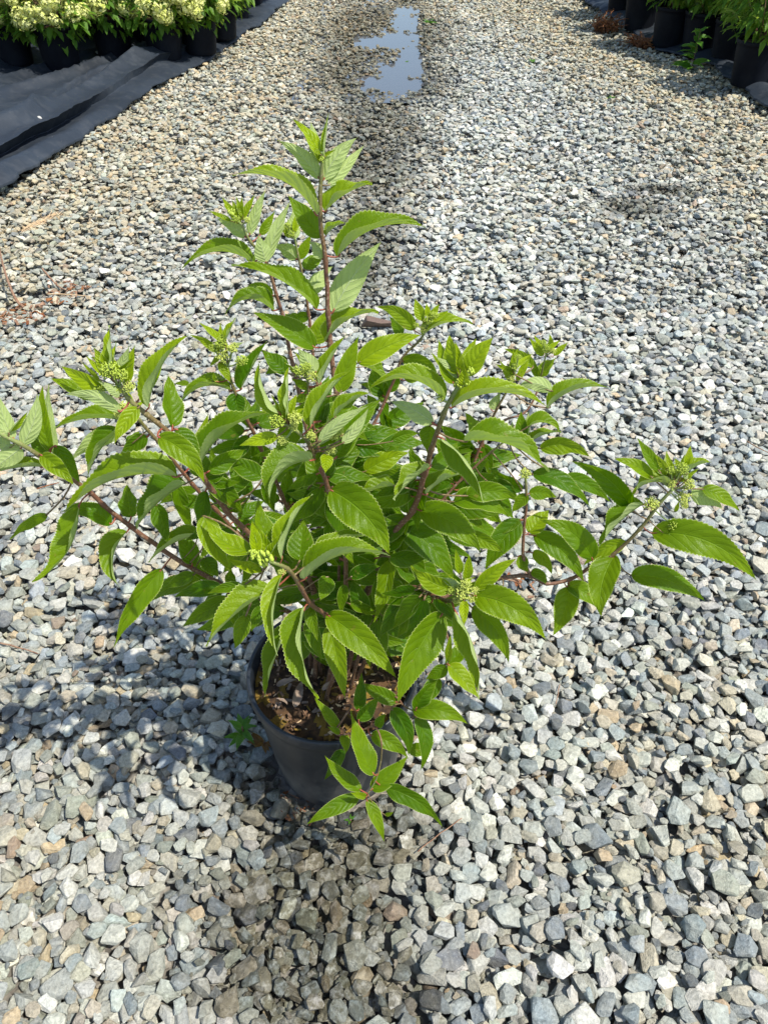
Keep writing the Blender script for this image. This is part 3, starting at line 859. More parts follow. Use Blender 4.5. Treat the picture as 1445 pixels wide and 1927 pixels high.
# flower bud clusters: stem, picture x, y, radius in picture px, tone (0 yellow, 1 green)
BUDS = [('H', 205, 695, 20, 1), ('H', 228, 705, 16, 1), ('H', 243, 728, 13, 0), ('H', 218, 732, 12, 1), ('H', 186, 735, 12, 1), ('I', 237, 767, 16, 0), ('I', 222, 780, 10, 0),
 ('P', 415, 645, 13, 1), ('P', 420, 669, 15, 0), ('P', 438, 655, 12, 0), ('P', 455, 678, 13, 1), ('P', 407, 712, 10, 1), ('P', 402, 655, 10, 1),
 ('U', 566, 697, 15, 1), ('U', 588, 708, 12, 0), ('U', 578, 690, 10, 1),
 ('F', 520, 790, 18, 1), ('F', 556, 786, 15, 0), ('F', 552, 803, 11, 0), ('F', 532, 828, 12, 0), ('F', 586, 819, 11, 0), ('F', 628, 819, 12, 0), ('F', 622, 846, 13, 0), ('F', 640, 812, 9, 1),
 ('G', 497, 1050, 19, 2), ('G', 530, 1076, 9, 0), ('G', 475, 1042, 12, 2),
 ('E', 876, 715, 15, 2), ('E', 862, 722, 12, 2), ('E', 885, 700, 10, 2), ('E', 828, 748, 9, 1),
 ('D', 806, 602, 11, 1), ('D', 797, 617, 8, 0), ('D', 817, 593, 9, 1), ('D', 783, 612, 7, 1),
 ('M', 968, 690, 9, 1), ('M', 962, 712, 8, 0), ('M', 975, 672, 7, 1), ('M', 933, 722, 9, 1), ('N', 1027, 657, 9, 1), ('N', 1040, 660, 7, 0), ('N', 1022, 645, 7, 1),
 ('V', 968, 830, 12, 0), ('V', 945, 822, 10, 0), ('V', 982, 838, 8, 0), ('L', 988, 891, 13, 0),
 ('K', 1225, 947, 16, 0), ('K', 1285, 934, 14, 0), ('K', 1296, 911, 14, 0), ('K', 1287, 950, 9, 0), ('K', 1262, 908, 12, 0), ('K', 1265, 985, 13, 1), ('K', 1282, 880, 15, 1), ('K', 1262, 885, 10, 1), ('K', 1240, 900, 8, 1),
 ('O', 872, 1112, 19, 0), ('O', 862, 1128, 12, 0), ('O', 886, 1126, 11, 0), ('O', 876, 1098, 12, 0), ('O', 850, 1112, 10, 1), ('O', 893, 1110, 9, 0),
 ('B', 445, 412, 9, 1), ('B', 465, 413, 7, 0), ('B', 436, 400, 8, 2), ('C', 548, 440, 9, 1), ('C', 541, 425, 8, 1), ('A', 606, 300, 6, 2)]

root = bpy.data.objects.new('potted_shrub', None); sc.collection.objects.link(root)
tag(root, 'large leafy green shrub with pale flower buds in a black nursery pot on gravel', 'potted plant')
POTZ = -.014
root.location = (POTX, POTY, POTZ)
def unroot(v): return Vector(v) - Vector((POTX, POTY, POTZ))
pot = link('pot', pot_mesh('pot'), root)
CAM = Vector((0, 0, CAMH))
branches = {}
def build_stems():
    for nm, (b, pts, r0, r1) in STEMS.items():
        r0 *= .78; r1 *= .85
        P = [at(*p) for p in pts]
        if isinstance(b[0], str):
            par = branches[b[0]]; tgt = b[1]; k = min(par['P3'], key=lambda q: (proj(q)[0] - tgt[0]) ** 2 + (proj(q)[1] - tgt[1]) ** 2); P = [k.copy()] + P
        else: P = [root_px(*b)] + P
        S = spline(P, 8); n = len(S)
        for i in range(2, n - 1):
            S[i] = S[i] + Vector((noise.noise(S[i] * 30), noise.noise(S[i] * 30 + Vector((5, 5, 5))), noise.noise(S[i] * 30 + Vector((9, 2, 1))))) * .0016
        rad = []
        for i in range(n):
            t = i / (n - 1); r_ = r0 * (1 - t) + r1 * t
            if i % 8 == 0 and i: r_ *= 1.28
            rad.append(r_)
        vs, f = tube([unroot(q) for q in S], rad, 9)
        me = mesh('branch', vs, f, [M_STEM]); a = me.attributes.new('age', 'FLOAT', 'POINT')
        a.data.foreach_set('value', [((i // 9) / (n - 1)) ** 1.6 for i in range(len(vs))])
        o = link('branch', me, root)
        branches[nm] = dict(o=o, P3=S, px=[proj(q) for q in S])
build_stems()
def nearest(nm, x, y):
    B = branches[nm]; k = min(range(len(B['px'])), key=lambda i: (B['px'][i][0] - x) ** 2 + (B['px'][i][1] - y) ** 2)
    return B['P3'][k], B['px'][k]
nleaf = 0; leaf_tips = []
def add_leaf(nm, bx, by, tx, ty, W, typ, bow=0, youth=3, dyt=None, dyb=0, seed=0):
    global nleaf
    r = random.Random(seed * 7 + 3); Q, qp = nearest(nm, bx, by); Y0 = Q.y + dyb
    # if the base is well off the stem let it come forward a little, as arching leaves do
    P0 = at(bx, by, Y0); Lp = math.hypot(tx - bx, ty - by)
    d = (P0 - CAM).dot(Vector((0, CP, -SP))); L = Lp * d / FPX
    upf = (by - ty) / max(Lp, 1)
    dY = (.42 * L * upf + r.uniform(-.10, .10) * L) + (0 if dyt is None else dyt * .5)
    P2 = at(tx, ty, Y0 + dY)
    # arch: middle of the blade rises
    dx, dy = (tx - bx), (ty - by); mx, my = (bx + tx) / 2 + bow * 2 * dy, (by + ty) / 2 - bow * 2 * dx
    # left of travel in the picture (y down): (dy,-dx)
    P1 = at(mx, my, Y0 + dY * .5 - .04 * L)
    Wt = W * d / FPX * r.uniform(.80, .98)
    s = {'F': (r.uniform(-34, 34), 27, .98), 'f': (0, 10, 1), 'L': (60, 54, 1.26), 'R': (-60, 54, 1.26), 'U': (180 + r.uniform(-26, 26), 22, .98),
         'Lu': (74, 54, 1.3), 'Ru': (-74, 54, 1.3), 'Lm': (51, 50, 1.24), 'Rm': (-51, 50, 1.24), 'Fr': (r.uniform(-12, 12), 30, .98)}[typ]
    V = (CAM - (P0 + P2) * .5).normalized()
    st = 52 if Lp > 55 else 28
    vs, f, uv = leaf_geo(P0, P1, P2, Wt * s[2], V, R(s[0]), R(s[1]), stations=st, cols=4, seed=seed, recurve=r.uniform(.1, .5) if s[1] < 40 else .04)
    nv = len(vs); yv = []
    yo2 = youth + r.uniform(-.8, 1.6)
    for i in range(nv): yv.append(max(0, min(1, yo2 / 9 * .9 - .05 + .25 * uv[i][1] ** 3)))
    # petiole
    A = Q; dist = (A - P0).length
    if dist > .0008:
        T0 = (P1 - P0).normalized(); mid = A.lerp(P0, .55) - T0 * dist * .1
        pp = spline([A, mid, P0, P0 + T0 * L * .05], 3); rr = .0011 if youth < 6 else .0008
        if Lp < 60: rr *= .7
        tv, tf = tube(pp, [rr * 1.25] + [rr] * (len(pp) - 2) + [rr * .4], 6)
        f2 = [tuple(i + nv for i in q) for q in tf]
    else: tv, f2 = [], []
    nf = len(f); me = mesh('leaf', [unroot(v) for v in vs + tv], f + f2, [M_LEAF, M_PETI if youth < 7 and dist < .028 else M_STEM], True, [0] * nf + [1] * len(f2))
    a = me.attributes.new('age', 'FLOAT', 'POINT'); a.data.foreach_set('value', yv + [.62] * len(tv))
    ul = me.uv_layers.new(name='leafuv'); vi = np.zeros(len(me.loops), np.int32); me.loops.foreach_get('vertex_index', vi)
    U = np.array(uv + [(.5, .5)] * len(tv), np.float32); ul.data.foreach_set('uv', U[vi].ravel())
    link('leaf', me, branches[nm]['o']); nleaf += 1
    leaf_tips.append((nm, P0, P2))
sd = 1
for cr, nm, txt in LV:
    for ln in txt.strip().split('\n'):
        q = ln.split(); bx, by, tx, ty, W = [float(v) for v in q[:5]]
        typ = q[5]; bow = float(q[6]) if len(q) > 6 else 0; yo = float(q[7]) if len(q) > 7 else 3
        dyt = float(q[8]) / 100 if len(q) > 8 else None; dyb = float(q[9]) / 100 if len(q) > 9 else 0
        k = cr[2]; sd += 1
        add_leaf(nm, cr[0] + bx / k, cr[1] + by / k, cr[0] + tx / k, cr[1] + ty / k, W / k, typ, bow, yo, dyt, dyb, sd)
# small upright young leaves crowding every shoot tip
tr = random.Random(31)
for nm, x, y, n, L in [('A', 606, 292, 3, 46), ('B', 448, 408, 3, 34), ('C', 548, 440, 3, 34), ('D', 806, 604, 4, 36), ('E', 868, 708, 6, 62), ('F', 540, 786, 6, 56), ('G', 498, 1046, 6, 56),
        ('H', 210, 705, 7, 58), ('H', 236, 735, 3, 44), ('I', 245, 768, 3, 44), ('K', 1262, 900, 6, 50), ('K', 1286, 905, 4, 38), ('M', 966, 694, 4, 40), ('N', 1028, 656, 3, 34), ('O', 872, 1108, 6, 52), ('P', 420, 660, 5, 44), ('U', 576, 700, 4, 44), ('V', 962, 822, 4, 36), ('J', 20, 815, 2, 60), ('F', 622, 815, 3, 46)]:
    for k in range(n):
        a = R(90 + (k - (n - 1) / 2) * 150 / n + tr.uniform(-14, 14)); l = L * tr.uniform(.6, 1.15); bx, by = x + tr.uniform(-7, 7), y + tr.uniform(-5, 7); sd += 1
        add_leaf(nm, bx, by, bx + math.cos(a) * l, by - math.sin(a) * l, l * tr.uniform(.3, .4), tr.choice(['F', 'F', 'Fr', 'Rm', 'Lm', 'U']), tr.uniform(-.1, .1), tr.uniform(7, 9), tr.uniform(-.02, .03), tr.uniform(-.004, .01), sd)
# inner leaves, deeper in the bush
fr = random.Random(77)
for k in range(1400):
    nm = fr.choice(['A', 'B', 'C', 'D', 'E', 'F', 'H', 'I', 'M', 'O', 'P', 'U', 'V', 'K', 'J', 'A', 'D', 'M', 'V'])
    B = branches[nm]; n = len(B['px']); i = int(n * fr.uniform(.06, .62)); px, py = B['px'][i]
    if not (330 < px < 990 and 740 < py < 1225): continue
    if nleaf > 840: break
    ang = fr.uniform(0, 6.28); L = fr.uniform(60, 125)
    tx, ty = px + math.cos(ang) * L, py + math.sin(ang) * L * .8 + 12
    if tx > 1000 or tx < 290 or ty > 1260: continue
    b0 = .14; sd += 1
    add_leaf(nm, px + (tx - px) * b0, py + (ty - py) * b0, tx, ty, L * .42, 'F', fr.uniform(-.1, .1), 1, fr.uniform(0, .06), (.015 if py < 1020 else fr.uniform(-.045, .01)), sd)
print('leaves', nleaf)
# bud clusters
def bud_mesh(seed, mat, big):
    r = random.Random(seed); bm = bmesh.new()
    for k in range(170 if not big else 26):
        v = Vector((r.gauss(0, 1), r.gauss(0, 1), r.gauss(0, 1))).normalized() * r.uniform(.45, 1)
        v *= 1 + .25 * noise.noise(v * 2.3 + Vector((seed, 0, 0))); v.z *= .8; s = r.uniform(.045, .11) if not big else r.uniform(.16, .28)
        bmesh.ops.create_icosphere(bm, subdivisions=1, radius=s, matrix=Matrix.Translation(v) @ Matrix.Diagonal((1, 1, 1.15 if not big else 1.7, 1)))
    for k in range(9):
        v = Vector((r.gauss(0, 1), r.gauss(0, 1), abs(r.gauss(0, 1)))).normalized() * .8
        vs, f = tube([Vector((0, 0, -.9)), v * .5, v], [.07, .06, .05], 5); bv = [bm.verts.new(q) for q in vs]
        for q in f:
            try: bm.faces.new([bv[i] for i in q])
            except ValueError: pass
    me = bpy.data.meshes.new('flower_cluster'); bm.to_mesh(me); bm.free(); me.materials.append(mat)
    me.polygons.foreach_set('use_smooth', [True] * len(me.polygons)); return me
BM = {0: [bud_mesh(i, M_BUD, False) for i in range(3)], 1: [bud_mesh(10 + i, M_BUDG, False) for i in range(3)], 2: [bud_mesh(20 + i, M_BUDG, True) for i in range(2)]}
stalks = {}
for k, (nm, x, y, rp, tone) in enumerate(BUDS):
    Q, qp = nearest(nm, x, y); Yq = Q.y - .004; P = at(x, y, Yq); d = (P - CAM).dot(Vector((0, CP, -SP)))
    o = link('flower_cluster', BM[tone][k % len(BM[tone])], branches[nm]['o'], unroot(P)); s = rp * d / FPX
    o.scale = (s, s, s); o.rotation_euler = (fr.uniform(-.6, .6), fr.uniform(-.6, .6), fr.uniform(0, 6)); o['kind'] = 'stuff'
    if (P - Q).length > .004:
        pp = spline([Q, Q.lerp(P, .5) + Vector((0, 0, -.002)), P], 3); vs, f = tube([unroot(v) for v in pp], [.0011] * len(pp), 6)
        me = mesh('flower_stalk', vs, f, [M_STEM]); a = me.attributes.new('age', 'FLOAT', 'POINT'); a.data.foreach_set('value', [1.0] * len(vs))
        link('flower_stalk', me, branches[nm]['o'])
# soil with litter
def soil():
    r = random.Random(5); vs, f = [(0, 0, 0)], []; rings, seg = 26, 84; Rr = .131
    for i in range(1, rings + 1):
        for k in range(seg):
            a = 2 * math.pi * k / seg; q = Rr * i / rings; x, y = q * math.cos(a), q * math.sin(a)
            vs.append((x, y, .006 * noise.noise(Vector((x * 60, y * 60, 1))) + .005 * noise.noise(Vector((x * 160, y * 160, 4))) + (.004 if i < rings - 2 else -.002)))
    for k in range(seg): f.append((0, 1 + k, 1 + (k + 1) % seg))
    for i in range(rings - 1):
        for k in range(seg): a = 1 + i * seg; f.append((a + k, a + seg + k, a + seg + (k + 1) % seg, a + (k + 1) % seg))
    mi = []
    for q in f:
        cx = sum(vs[i][0] for i in q) / len(q); cy = sum(vs[i][1] for i in q) / len(q)
        mi.append(1 if noise.noise(Vector((cx * 42, cy * 42, 8))) > .26 else 0)
    return mesh('soil', vs, f, [M_SOIL, M_MOSS], True, mi)
so_ = link('soil', soil(), pot, (0, 0, SOILZ - .004))
def litter(n, Rr, mats, size, seed, h=.004):
    r = random.Random(seed); vs, f, mi = [], [], []
    for k in range(n):
        a = r.uniform(0, 6.28); q = Rr * math.sqrt(r.random()); c = Vector((q * math.cos(a), q * math.sin(a), h + r.uniform(0, .004)))
        l = size * r.uniform(.4, 1.4); wd = l * r.uniform(.15, .5); M = Matrix.Rotation(r.uniform(0, 6.28), 3, 'Z') @ Matrix.Rotation(r.uniform(-.6, .6), 3, 'X') @ Matrix.Rotation(r.uniform(-.4, .4), 3, 'Y')
        t = l * r.uniform(.08, .25); b = len(vs)
        for sx in (-1, 1):
            for sy in (-1, 1):
                for sz in (-1, 1): vs.append(c + M @ Vector((sx * l / 2 * r.uniform(.6, 1), sy * wd / 2 * r.uniform(.6, 1), sz * t / 2)))
        for q4 in ((0, 1, 3, 2), (4, 6, 7, 5), (0, 4, 5, 1), (2, 3, 7, 6), (0, 2, 6, 4), (1, 5, 7, 3)): f.append(tuple(b + i for i in q4)); mi.append(k % len(mats))
    return vs, f, mi
vs, f, mi = litter(420, .126, [M_CHIP, M_SOIL, M_DRYLEAF, M_CHIP, M_MOSS, M_STRAW], .010, 6)
lt = link('bark_litter', mesh('bark_litter', vs, f, [M_CHIP, M_SOIL, M_DRYLEAF, M_CHIP, M_MOSS, M_STRAW], False, mi), pot, (0, 0, SOILZ)); lt['kind'] = 'stuff'
for k, (x, y, l, a) in enumerate([(562, 1305, 62, 80), (540, 1285, 40, 20), (620, 1290, 34, 40), (530, 1320, 26, 150)]):
    c = at(x, y, POTY); d = ray(x, y); z = SOILZ + .006; c = CAM + d * ((z - CAMH) / d.z)
    if (Vector((c.x - POTX, c.y - POTY))).length > .12: continue
    L = l / 1150; dr = Vector((math.cos(R(a)), math.sin(R(a)), 0))
    vs, f, uv = leaf_geo(c - dr * L / 2, c + Vector((0, 0, .008)), c + dr * L / 2, L * .35, Vector((0, 0, 1)), R(20), R(38), 20, 3, seed=k + 300, quilt=.05)
    link('dead_leaf', mesh('dead_leaf', [unroot(v) for v in vs], f, [M_DRYLEAF]), pot)

# ------------------------------------------------------------------ small leafy weeds and debris
def weed_geo(spots, r, mat):
    V, F, UV = [], [], []
    for (P0, P1, P2, W, roll, fold) in spots:
        vs, f, uv = leaf_geo(P0, P1, P2, W, Vector((0, -.3, 1)).normalized(), roll, fold, 16, 2, seed=r.randint(0, 999))
        b = len(V); V += vs; UV += uv; F += [tuple(i + b for i in q) for q in f]
    me = mesh('foliage', V, F, [mat]); n = len(V)
    a = me.attributes.new('age', 'FLOAT', 'POINT'); a.data.foreach_set('value', [r_age(i) for i in range(n)])
    ul = me.uv_layers.new(name='leafuv'); vi = np.zeros(len(me.loops), np.int32); me.loops.foreach_get('vertex_index', vi); ul.data.foreach_set('uv', np.array(UV, np.float32)[vi].ravel())
    return me
def r_age(i): return .25
M_WEED = m_leaf('weed_leaf', (.05, .16, .015), (.12, .28, .03), (.14, .22, .08), (.12, .35, .02))
M_REDW = m_leaf('red_weed_leaf', (.16, .05, .02), (.20, .12, .03), (.2, .08, .05), (.3, .08, .02))
def sprig(name, base, h, tiers, L, seed, mat, label, cat='weed', lean=(0, 0)):
    r = random.Random(seed); o = bpy.data.objects.new(name, None); sc.collection.objects.link(o); o.location = base
    tag(o, label, cat); st = [Vector((lean[0] * t, lean[1] * t, h * t)) for t in (0, .33, .66, 1)]
    vs, f = tube(spline(st, 3), [.0016] * 10, 6); me = mesh('stem', vs, f, [M_STEM]); link('stem', me, o)
    for k in range(tiers):
        t = (k + .6) / tiers; c = Vector((lean[0] * t, lean[1] * t, h * t))
        for j in range(3 if tiers > 2 else 5):
            a = r.uniform(0, 6.28); l = L * r.uniform(.7, 1.15) * (1.15 - t * .5); up = r.uniform(.05, .6)
            d = Vector((math.cos(a), math.sin(a), up)).normalized()
            m = mat if r.random() < .8 or name != 'weed_by_pot' else M_REDW
            link('leaf', weed_geo([(c, c + d * l * .5 + Vector((0, 0, l * .12)), c + d * l - Vector((0, 0, l * .15)), l * .32, r.uniform(-.4, .4), .35)], r, m), o)
    return o
def G(px, py): p = gnd(px, py, -.01); return Vector((p.x, p.y, top_z(p.x, p.y)))
sprig('weed', G(462, 1395), .04, 4, .05, 4, M_WEED, 'small bright green weed sprouting beside the left foot of the black pot')
sprig('red_weed', G(500, 1412), .02, 2, .04, 9, M_REDW, 'red and purple leaved weed tucked against the pot wall')
sprig('weed', G(1300, 130), .26, 8, .14, 12, M_WEED, 'tall pale green weed growing in the gravel before the right row of pots')
sprig('weed', G(1148, 183), .02, 2, .055, 14, M_WEED, 'flat tuft of green weed alone in the gravel right of the puddle')
sprig('weed', G(806, 45), .03, 2, .09, 15, M_WEED, 'small grassy weed at the right bank of the puddle')
sprig('weed', G(760, 112), .03, 2, .06, 16, M_WEED, 'tiny green weed standing in the lower pool of the puddle')
sprig('weed', G(660, 1548), .008, 1, .016, 17, M_WEED, 'tiny green seedling in front of the pot among stones')
sprig('weed', G(1003, 112), .01, 2, .06, 18, M_WEED, 'faint low weed in the middle of the far driveway')
def dry_clump(px, py, h, wd, n, seed, label):
    r = random.Random(seed); b = G(px, py); V, F = [], []
    for k in range(n):
        a = r.uniform(0, 6.28); q = wd * math.sqrt(r.random()) * .4; c = Vector((q * math.cos(a), q * math.sin(a), 0)); H = h * r.uniform(.4, 1)
        P = [c, c + Vector((r.uniform(-.06, .06), r.uniform(-.06, .06), H * .5)), c + Vector((r.uniform(-.14, .14), r.uniform(-.14, .14), H * r.uniform(.6, 1.1)))]
        vs, f = tube(spline(P, 3), [.003, .003, .0035, .004, .0035, .003, .001], 5); bb = len(V); V += vs; F += [tuple(i + bb for i in q_) for q_ in f]
        for j in range(9):
            t = r.uniform(.1, 1); p = P[0].lerp(P[2], t); d = Vector((r.gauss(0, 1), r.gauss(0, 1), r.gauss(.4, .6))).normalized() * .022; s = Vector((d.y, -d.x, 0)) * .4
            bb = len(V); V += [p - s, p + s, p + d + s * .5, p + d * 1.3]; F.append((bb, bb + 1, bb + 2, bb + 3))
    o = link('dried_weed', mesh('dried_weed', V, F, [M_RUST], False), None, b); tag(o, label, 'dried weed'); o['kind'] = 'stuff'; return o
dry_clump(1140, 58, .15, .26, 46, 1, 'rust brown dried weed clump at the gravel edge, left of the two')
dry_clump(1203, 86, .13, .18, 34, 2, 'rust brown dried weed clump against the black pots, right of the two')
def twig(name, pts, r0, r1, label, mat, cat='twig', lift=.006, group=None):
    P = []
    for k, (x, y, dz) in enumerate(pts):
        g = gnd(x, y, dz); P.append(Vector((g.x, g.y, max(g.z, top_z(g.x, g.y) + lift + dz))))
    S = spline(P, 5); n = len(S); S = [s + Vector((noise.noise(s * 60), noise.noise(s * 60 + Vector((3, 3, 3))), 0)) * .002 for s in S]
    vs, f = tube(S, [r0 + (r1 - r0) * i / (n - 1) for i in range(n)], 7); c = S[0].copy()
    o = link(name, mesh(name, [v - c for v in vs], f, [mat]), None, c); return tag(o, label, cat)
twig('dry_root', [(0, 470, .03), (8, 505, .05), (22, 545, .045), (34, 568, .02), (44, 578, .0)], .0035, .006, 'curved reddish brown dry root arching up at the left picture edge', M_TWIG, 'root')
twig('dry_root', [(80, 505, .03), (92, 520, .02), (110, 538, .0), (128, 548, .0)], .004, .002, 'short forked brown root lying among rusty crumbs on the left gravel', M_TWIG, 'root')
twig('stick', [(0, 1210, .0), (35, 1218, .004), (72, 1230, 0)], .0022, .0012, 'thin bent stick at the left picture edge below the leaves', M_TWIG, 'stick')
twig('stick', [(785, 1602, 0), (820, 1575, .004), (868, 1543, .0)], .0012, .0009, 'thin dry stalk on the gravel right of the lowest leaf whorl', M_TWIG, 'stick')
twig('straw', [(90, 553, .004), (130, 554, .004), (172, 558, .004)], .0022, .0016, 'straight pale straw lying on gravel near the brown root', M_STRAW, 'straw')
twig('stick', [(1405, 830, 0), (1425, 842, .004), (1445, 852, 0)], .0018, .0012, 'dark thin stick at the right picture edge', M_TWIG, 'stick')
twig('stick', [(70, 920, 0), (95, 912, .004), (112, 908, 0)], .0018, .0012, 'reddish twig on the gravel left of the far left branch', M_RUST, 'stick')
twig('stick', [(1045, 1325, 0), (1050, 1306, .004), (1052, 1288, 0)], .001, .001, 'short brown needle lying on gravel right of the pot', M_TWIG, 'stick')
def crumbs(px, py, rad, n, size, seed, name, label, mats, cat):
    r = random.Random(seed); b = G(px, py); vs, f, mi = litter(n, rad, mats, size, seed, .0)
    out = []
    for v in vs: out.append(Vector((v.x * 1.0, v.y * 1.0, v.z + top_z(b.x + v.x, b.y + v.y) - b.z + .006)))
    o = link(name, mesh(name, out, f, mats, False, mi), None, b); tag(o, label, cat, kind='stuff')
crumbs(125, 548, .09, 60, .022, 3, 'bark_crumbs', 'rust coloured bark crumbs scattered round the short brown root', [M_RUST, M_TWIG], 'bark')
crumbs(42, 590, .09, 70, .022, 4, 'bark_crumbs', 'rust coloured bark crumbs under the arching root', [M_RUST, M_TWIG], 'bark')
crumbs(975, 1105, .04, 26, .018, 5, 'bark_crumbs', 'brown debris under the low right branch', [M_RUST, M_TWIG], 'bark')
crumbs(575, 1512, .05, 40, .010, 6, 'bark_crumbs', 'fine brown crumbs at the front foot of the pot', [M_RUST, M_TWIG, M_CHIP], 'bark')
def straw_head():
    r = random.Random(3); a, b = G(38, 440), G(108, 408); V, F = [], []
    c = a.lerp(b, .5)
    for k in range(150):
        t = r.random(); p = a.lerp(b, t) + Vector((r.gauss(0, .008), r.gauss(0, .008), .012 + r.gauss(0, .003))); d = (b - a).normalized() * r.uniform(.02, .04) + Vector((r.gauss(0, .012), r.gauss(0, .012), r.gauss(0, .006)))
        vs, f = tube([p - c, p + d * .5 - c, p + d - c], [.0009, .0011, .0004], 4); bb = len(V); V += vs; F += [tuple(i + bb for i in q) for q in f]
    tag(link('dry_grass_head', mesh('dry_grass_head', V, F, [M_STRAW], False), None, c), 'tan dry grass seed head lying on the gravel below the cloth corner', 'dry grass', kind='stuff')
straw_head()
def lone_stone(px, py, size, sq, mat, label, seed, z=None, flat=1, name='stone'):
    me, e = stone_mesh(seed, 14, .05, mat); b = gnd(px, py, 0.0); b = Vector((b.x, b.y, (top_z(b.x, b.y) if z is None else z) + size * e[2] * .3 * flat))
    o = link(name, me, None, b); o.scale = (size, size * sq, size * flat); return tag(o, label, 'stone')
ob = lone_stone(710, 614, .15, .6, M_BROWNST, 'large flat dark brown stone lying behind the shrub', 41, flat=.9)
ob.location.z += .015
lone_stone(80, 252, .06, .8, M_WHITEST, 'pale stone caught in the fold of the left landscape cloth', 42, z=.075)
lone_stone(190, 117, .055, .6, M_WHITEST, 'pale pebble on the cloth between the first two flowering pots', 43, z=.05)
lone_stone(433, 54, .05, .8, M_WHITEST, 'pale pebble on the cloth beside the sixth flowering pot', 44, z=.05)
lone_stone(1262, 665, .06, .7, simple('tan_stone', (.36, .24, .14), .8, 40, (.26, .18, .12), .5), 'rust tan flat stone in the right gravel', 45) if False else None

# ------------------------------------------------------------------ nursery rows behind
M_BLOOM = simple('cream_bloom', (.50, .54, .10), .7, 30, (.74, .74, .32))
FLEAF = m_leaf('row_leaf', (.06, .15, .014), (.14, .27, .03), (.12, .2, .06), (.14, .32, .02))
FLEAF2 = m_leaf('row_leaf_light', (.10, .23, .02), (.20, .32, .05), (.16, .26, .08), (.22, .42, .03))
M_POTFAR_SHADED = simple('black_plastic_shaded', (.003, .004, .007), .6, 6, (.007, .009, .013), spec=.12)  # shade under the far foliage is put into this darker pot colour
POTM = pot_mesh('pot', seg=40); POTM.materials.clear(); POTM.materials.append(M_POTFAR_SHADED)
def leaf_quads(n, cx, rx_, rz, z0, L, seed, mat, wr=.42, dense_out=.55):
    r = np.random.default_rng(seed); V, F, UV, AG = [], [], [], []
    for k in range(n):
        d = r.normal(size=3); d /= np.linalg.norm(d); q = r.uniform(dense_out, 1) ** .6 * (1 + .12 * math.sin(3 * math.atan2(d[1], d[0]) + seed))
        c = Vector((d[0] * rx_ * q, d[1] * rx_ * q, z0 + rz + d[2] * rz * q))
        o = Vector((d[0], d[1], d[2] * .5 + r.uniform(-.35, .35))).normalized(); a = Vector(r.normal(size=3)).cross(o).normalized()
        T = (o * r.uniform(.3, 1) + a * r.uniform(0, 1) + Vector((0, 0, -.2))).normalized(); S = T.cross(Vector((d[0] * .3, d[1] * .3, 1)));
        S = S.normalized() if S.length > .01 else a; N = S.cross(T); l = L * r.uniform(.6, 1.2); w2 = l * wr * .5; b = len(V)
        V += [c, c + T * l * .35 + S * w2 + N * .1 * l, c + T * l * .35 - S * w2 + N * .1 * l, c + T * l * .4, c + T * l * .72 + S * w2 * .62 + N * .02 * l, c + T * l * .72 - S * w2 * .62 + N * .02 * l, c + T * l - N * .1 * l]
        F += [(b, b + 1, b + 3), (b, b + 3, b + 2), (b + 1, b + 4, b + 6, b + 3), (b + 3, b + 6, b + 5, b + 2)]
        UV += [(.5, 0), (1, .35), (0, .35), (.5, .4), (.9, .72), (.1, .72), (.5, 1)]; AG += [r.uniform(0, .7)] * 7
    me = mesh('foliage', V, F, [mat]); a = me.attributes.new('age', 'FLOAT', 'POINT'); a.data.foreach_set('value', AG)
    ul = me.uv_layers.new(name='leafuv'); vi = np.zeros(len(me.loops), np.int32); me.loops.foreach_get('vertex_index', vi); ul.data.foreach_set('uv', np.array(UV, np.float32)[vi].ravel())
    return me
def bloom_mesh(seed):
    r = random.Random(seed); V, F = [], []
    for k in range(95):
        d = Vector((r.gauss(0, 1), r.gauss(0, 1), r.gauss(0, 1))).normalized(); c = Vector((d.x * .05, d.y * .05, d.z * .045 + .01)) * r.uniform(.5, 1.35)
        for j in range(4):
            a = j * math.pi / 2 + r.uniform(-.2, .2); A = d.cross(Vector((.3, .2, .9))).normalized(); B = d.cross(A); e = (A * math.cos(a) + B * math.sin(a)); s = (B * math.cos(a) - A * math.sin(a)); l = .012; b = len(V)
            V += [c, c + e * l * .6 + s * l * .45 + d * .003, c + e * l, c + e * l * .6 - s * l * .45 + d * .003]; F.append((b, b + 1, b + 2, b + 3))
    return mesh('blossom', V, F, [M_BLOOM], False)
BL = [bloom_mesh(i) for i in range(4)]
FOL = [leaf_quads(620, 0, .25, .19, .16, .075, 3 + i, FLEAF, .5) for i in range(3)]
FOL2 = [leaf_quads(560, 0, .23, .26, .24, .10, 13 + i, FLEAF2 if i == 1 else FLEAF, .34, .25) for i in range(3)]
STM = None
def core_stems(seed, h):
    r = random.Random(seed); V, F = [], []
    for k in range(9):
        a = r.uniform(0, 6.28); P = [Vector((0, 0, .2)), Vector((.06 * math.cos(a), .06 * math.sin(a), .2 + h * .5)), Vector((.17 * math.cos(a), .17 * math.sin(a), .2 + h))]
        vs, f = tube(P, [.005, .004, .002], 5); b = len(V); V += vs; F += [tuple(i + b for i in q) for q in f]
    return mesh('stems', V, F, [M_TWIG])
CS = core_stems(1, .3)
def soil_far(): vs, f = lathe([(.001, .238), (.07, .241), (.132, .235)], 28); return mesh('soil', vs, f, [M_SOIL])
SF = soil_far()
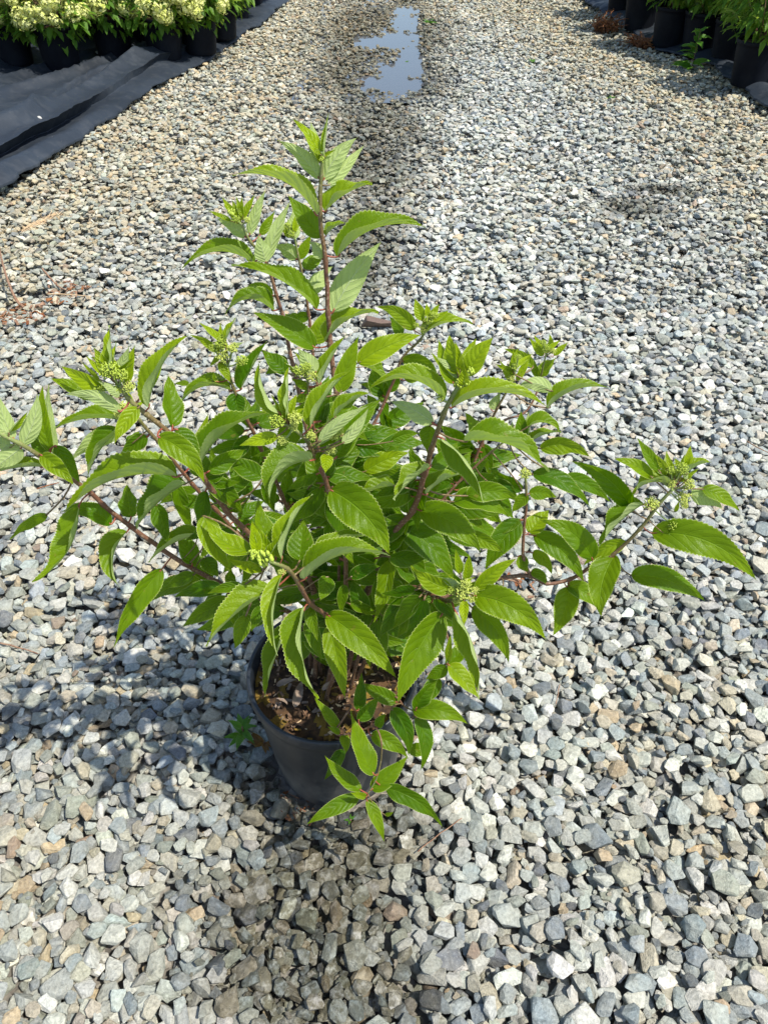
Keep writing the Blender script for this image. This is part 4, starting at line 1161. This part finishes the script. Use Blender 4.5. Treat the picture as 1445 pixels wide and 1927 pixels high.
def far_pot(x, y, kind, label, k, scale=1, tiltx=0, tilty=0, z=.018):
    b = gnd(x, y, z); o = bpy.data.objects.new('flowering_shrub' if kind == 0 else 'green_shrub', None); sc.collection.objects.link(o); o.location = b + Vector((0, .11, 0))
    o.rotation_euler = (tiltx, tilty, k * 1.3); o.scale = (scale,) * 3
    tag(o, label, 'potted plant', 'white flowering shrubs in black pots on the left' if kind == 0 else 'green shrubs in black pots on the right')
    link('pot', POTM, o); link('soil', SF, o); link('stems', CS, o)
    fo = link('foliage', (FOL if kind == 0 else FOL2)[k % 3], o); fo['kind'] = 'stuff'; fo.rotation_euler.z = k
    if kind == 0:
        r = random.Random(k * 9 + 2)
        for j in range(62 if k < 8 else 22):
            a = r.uniform(0, 6.28); e = r.uniform(-.3, 1.1); q = .27 * r.uniform(.9, 1.08)
            bl = link('blossom', BL[j % 4], o, (q * math.cos(a) * math.cos(e), q * math.sin(a) * math.cos(e), .36 + .2 * math.sin(e))); s = r.uniform(.45, .85); bl.scale = (s * r.uniform(.8, 1.5), s * r.uniform(.8, 1.5), s); bl.rotation_euler = (r.uniform(-1, 1), r.uniform(-1, 1), r.uniform(0, 6))
LP = [(22, 128, 'left edge, leftmost flowering shrub pot cut by the picture edge'), (111, 137, 'cream flowering shrub whose pot stands farthest forward on the left cloth'),
      (212, 118, 'cream flowering shrub in the half shaded pot just right of the forward one'), (305, 119, 'cream flowering shrub in a leaning wide pot behind the cloth folds'),
      (374, 106, 'cream flowering shrub at the corner of the cloth nearest the gravel'), (414, 77, 'white flowering shrub whose pot stands behind the corner pot'),
      (440, 40, 'white flowering shrub near the top edge, right end of the left row'), (468, 14, 'white flowering shrub cut by the top edge beyond the cloth pebble')]
for k, (x, y, lb) in enumerate(LP): far_pot(x, y, 0, lb, k, 1, R(-3) if k == 3 else 0, R(-4) if k == 3 else 0, .03)
back = [(60, 92), (165, 88), (262, 84), (335, 74), (385, 52), (408, 22), (-60, 118), (-30, 85), (110, 62), (215, 58), (300, 48), (350, 28), (380, 4)]
for k, (x, y) in enumerate(back): far_pot(x, y, 0, 'cream flowering shrub in shade behind the front pots of the left bed', k + 8, 1, 0, 0, .03)
RP = [(1418, 168, 'light green leggy shrub in the nearest black pot at the right edge'), (1376, 124, 'green shrub in the black pot just behind the nearest right pot'),
      (1318, 104, 'bushy green shrub in the dark pot behind the tall weed'), (1262, 92, 'dense green shrub in a pot right of the rusty dried weeds'),
      (1206, 60, 'green shrub in a pot behind the rusty dried weeds'), (1172, 30, 'green shrub in the farthest visible black pot at the right')]
for k, (x, y, lb) in enumerate(RP): far_pot(x, y, 1, lb, k, 1, 0, 0, .01)
backr = [(1460, 118), (1425, 84), (1375, 62), (1310, 52), (1262, 40), (1225, 14), (1500, 160), (1440, 50), (1360, 30)]
for k, (x, y) in enumerate(backr): far_pot(x, y, 1, 'green shrub in shade behind the front pots of the right bed', k + 7, 1, 0, 0, .01)
print('objects', len(sc.objects), 'tris', sum(len(o.data.polygons) * 2 for o in sc.objects if o.type == 'MESH'))
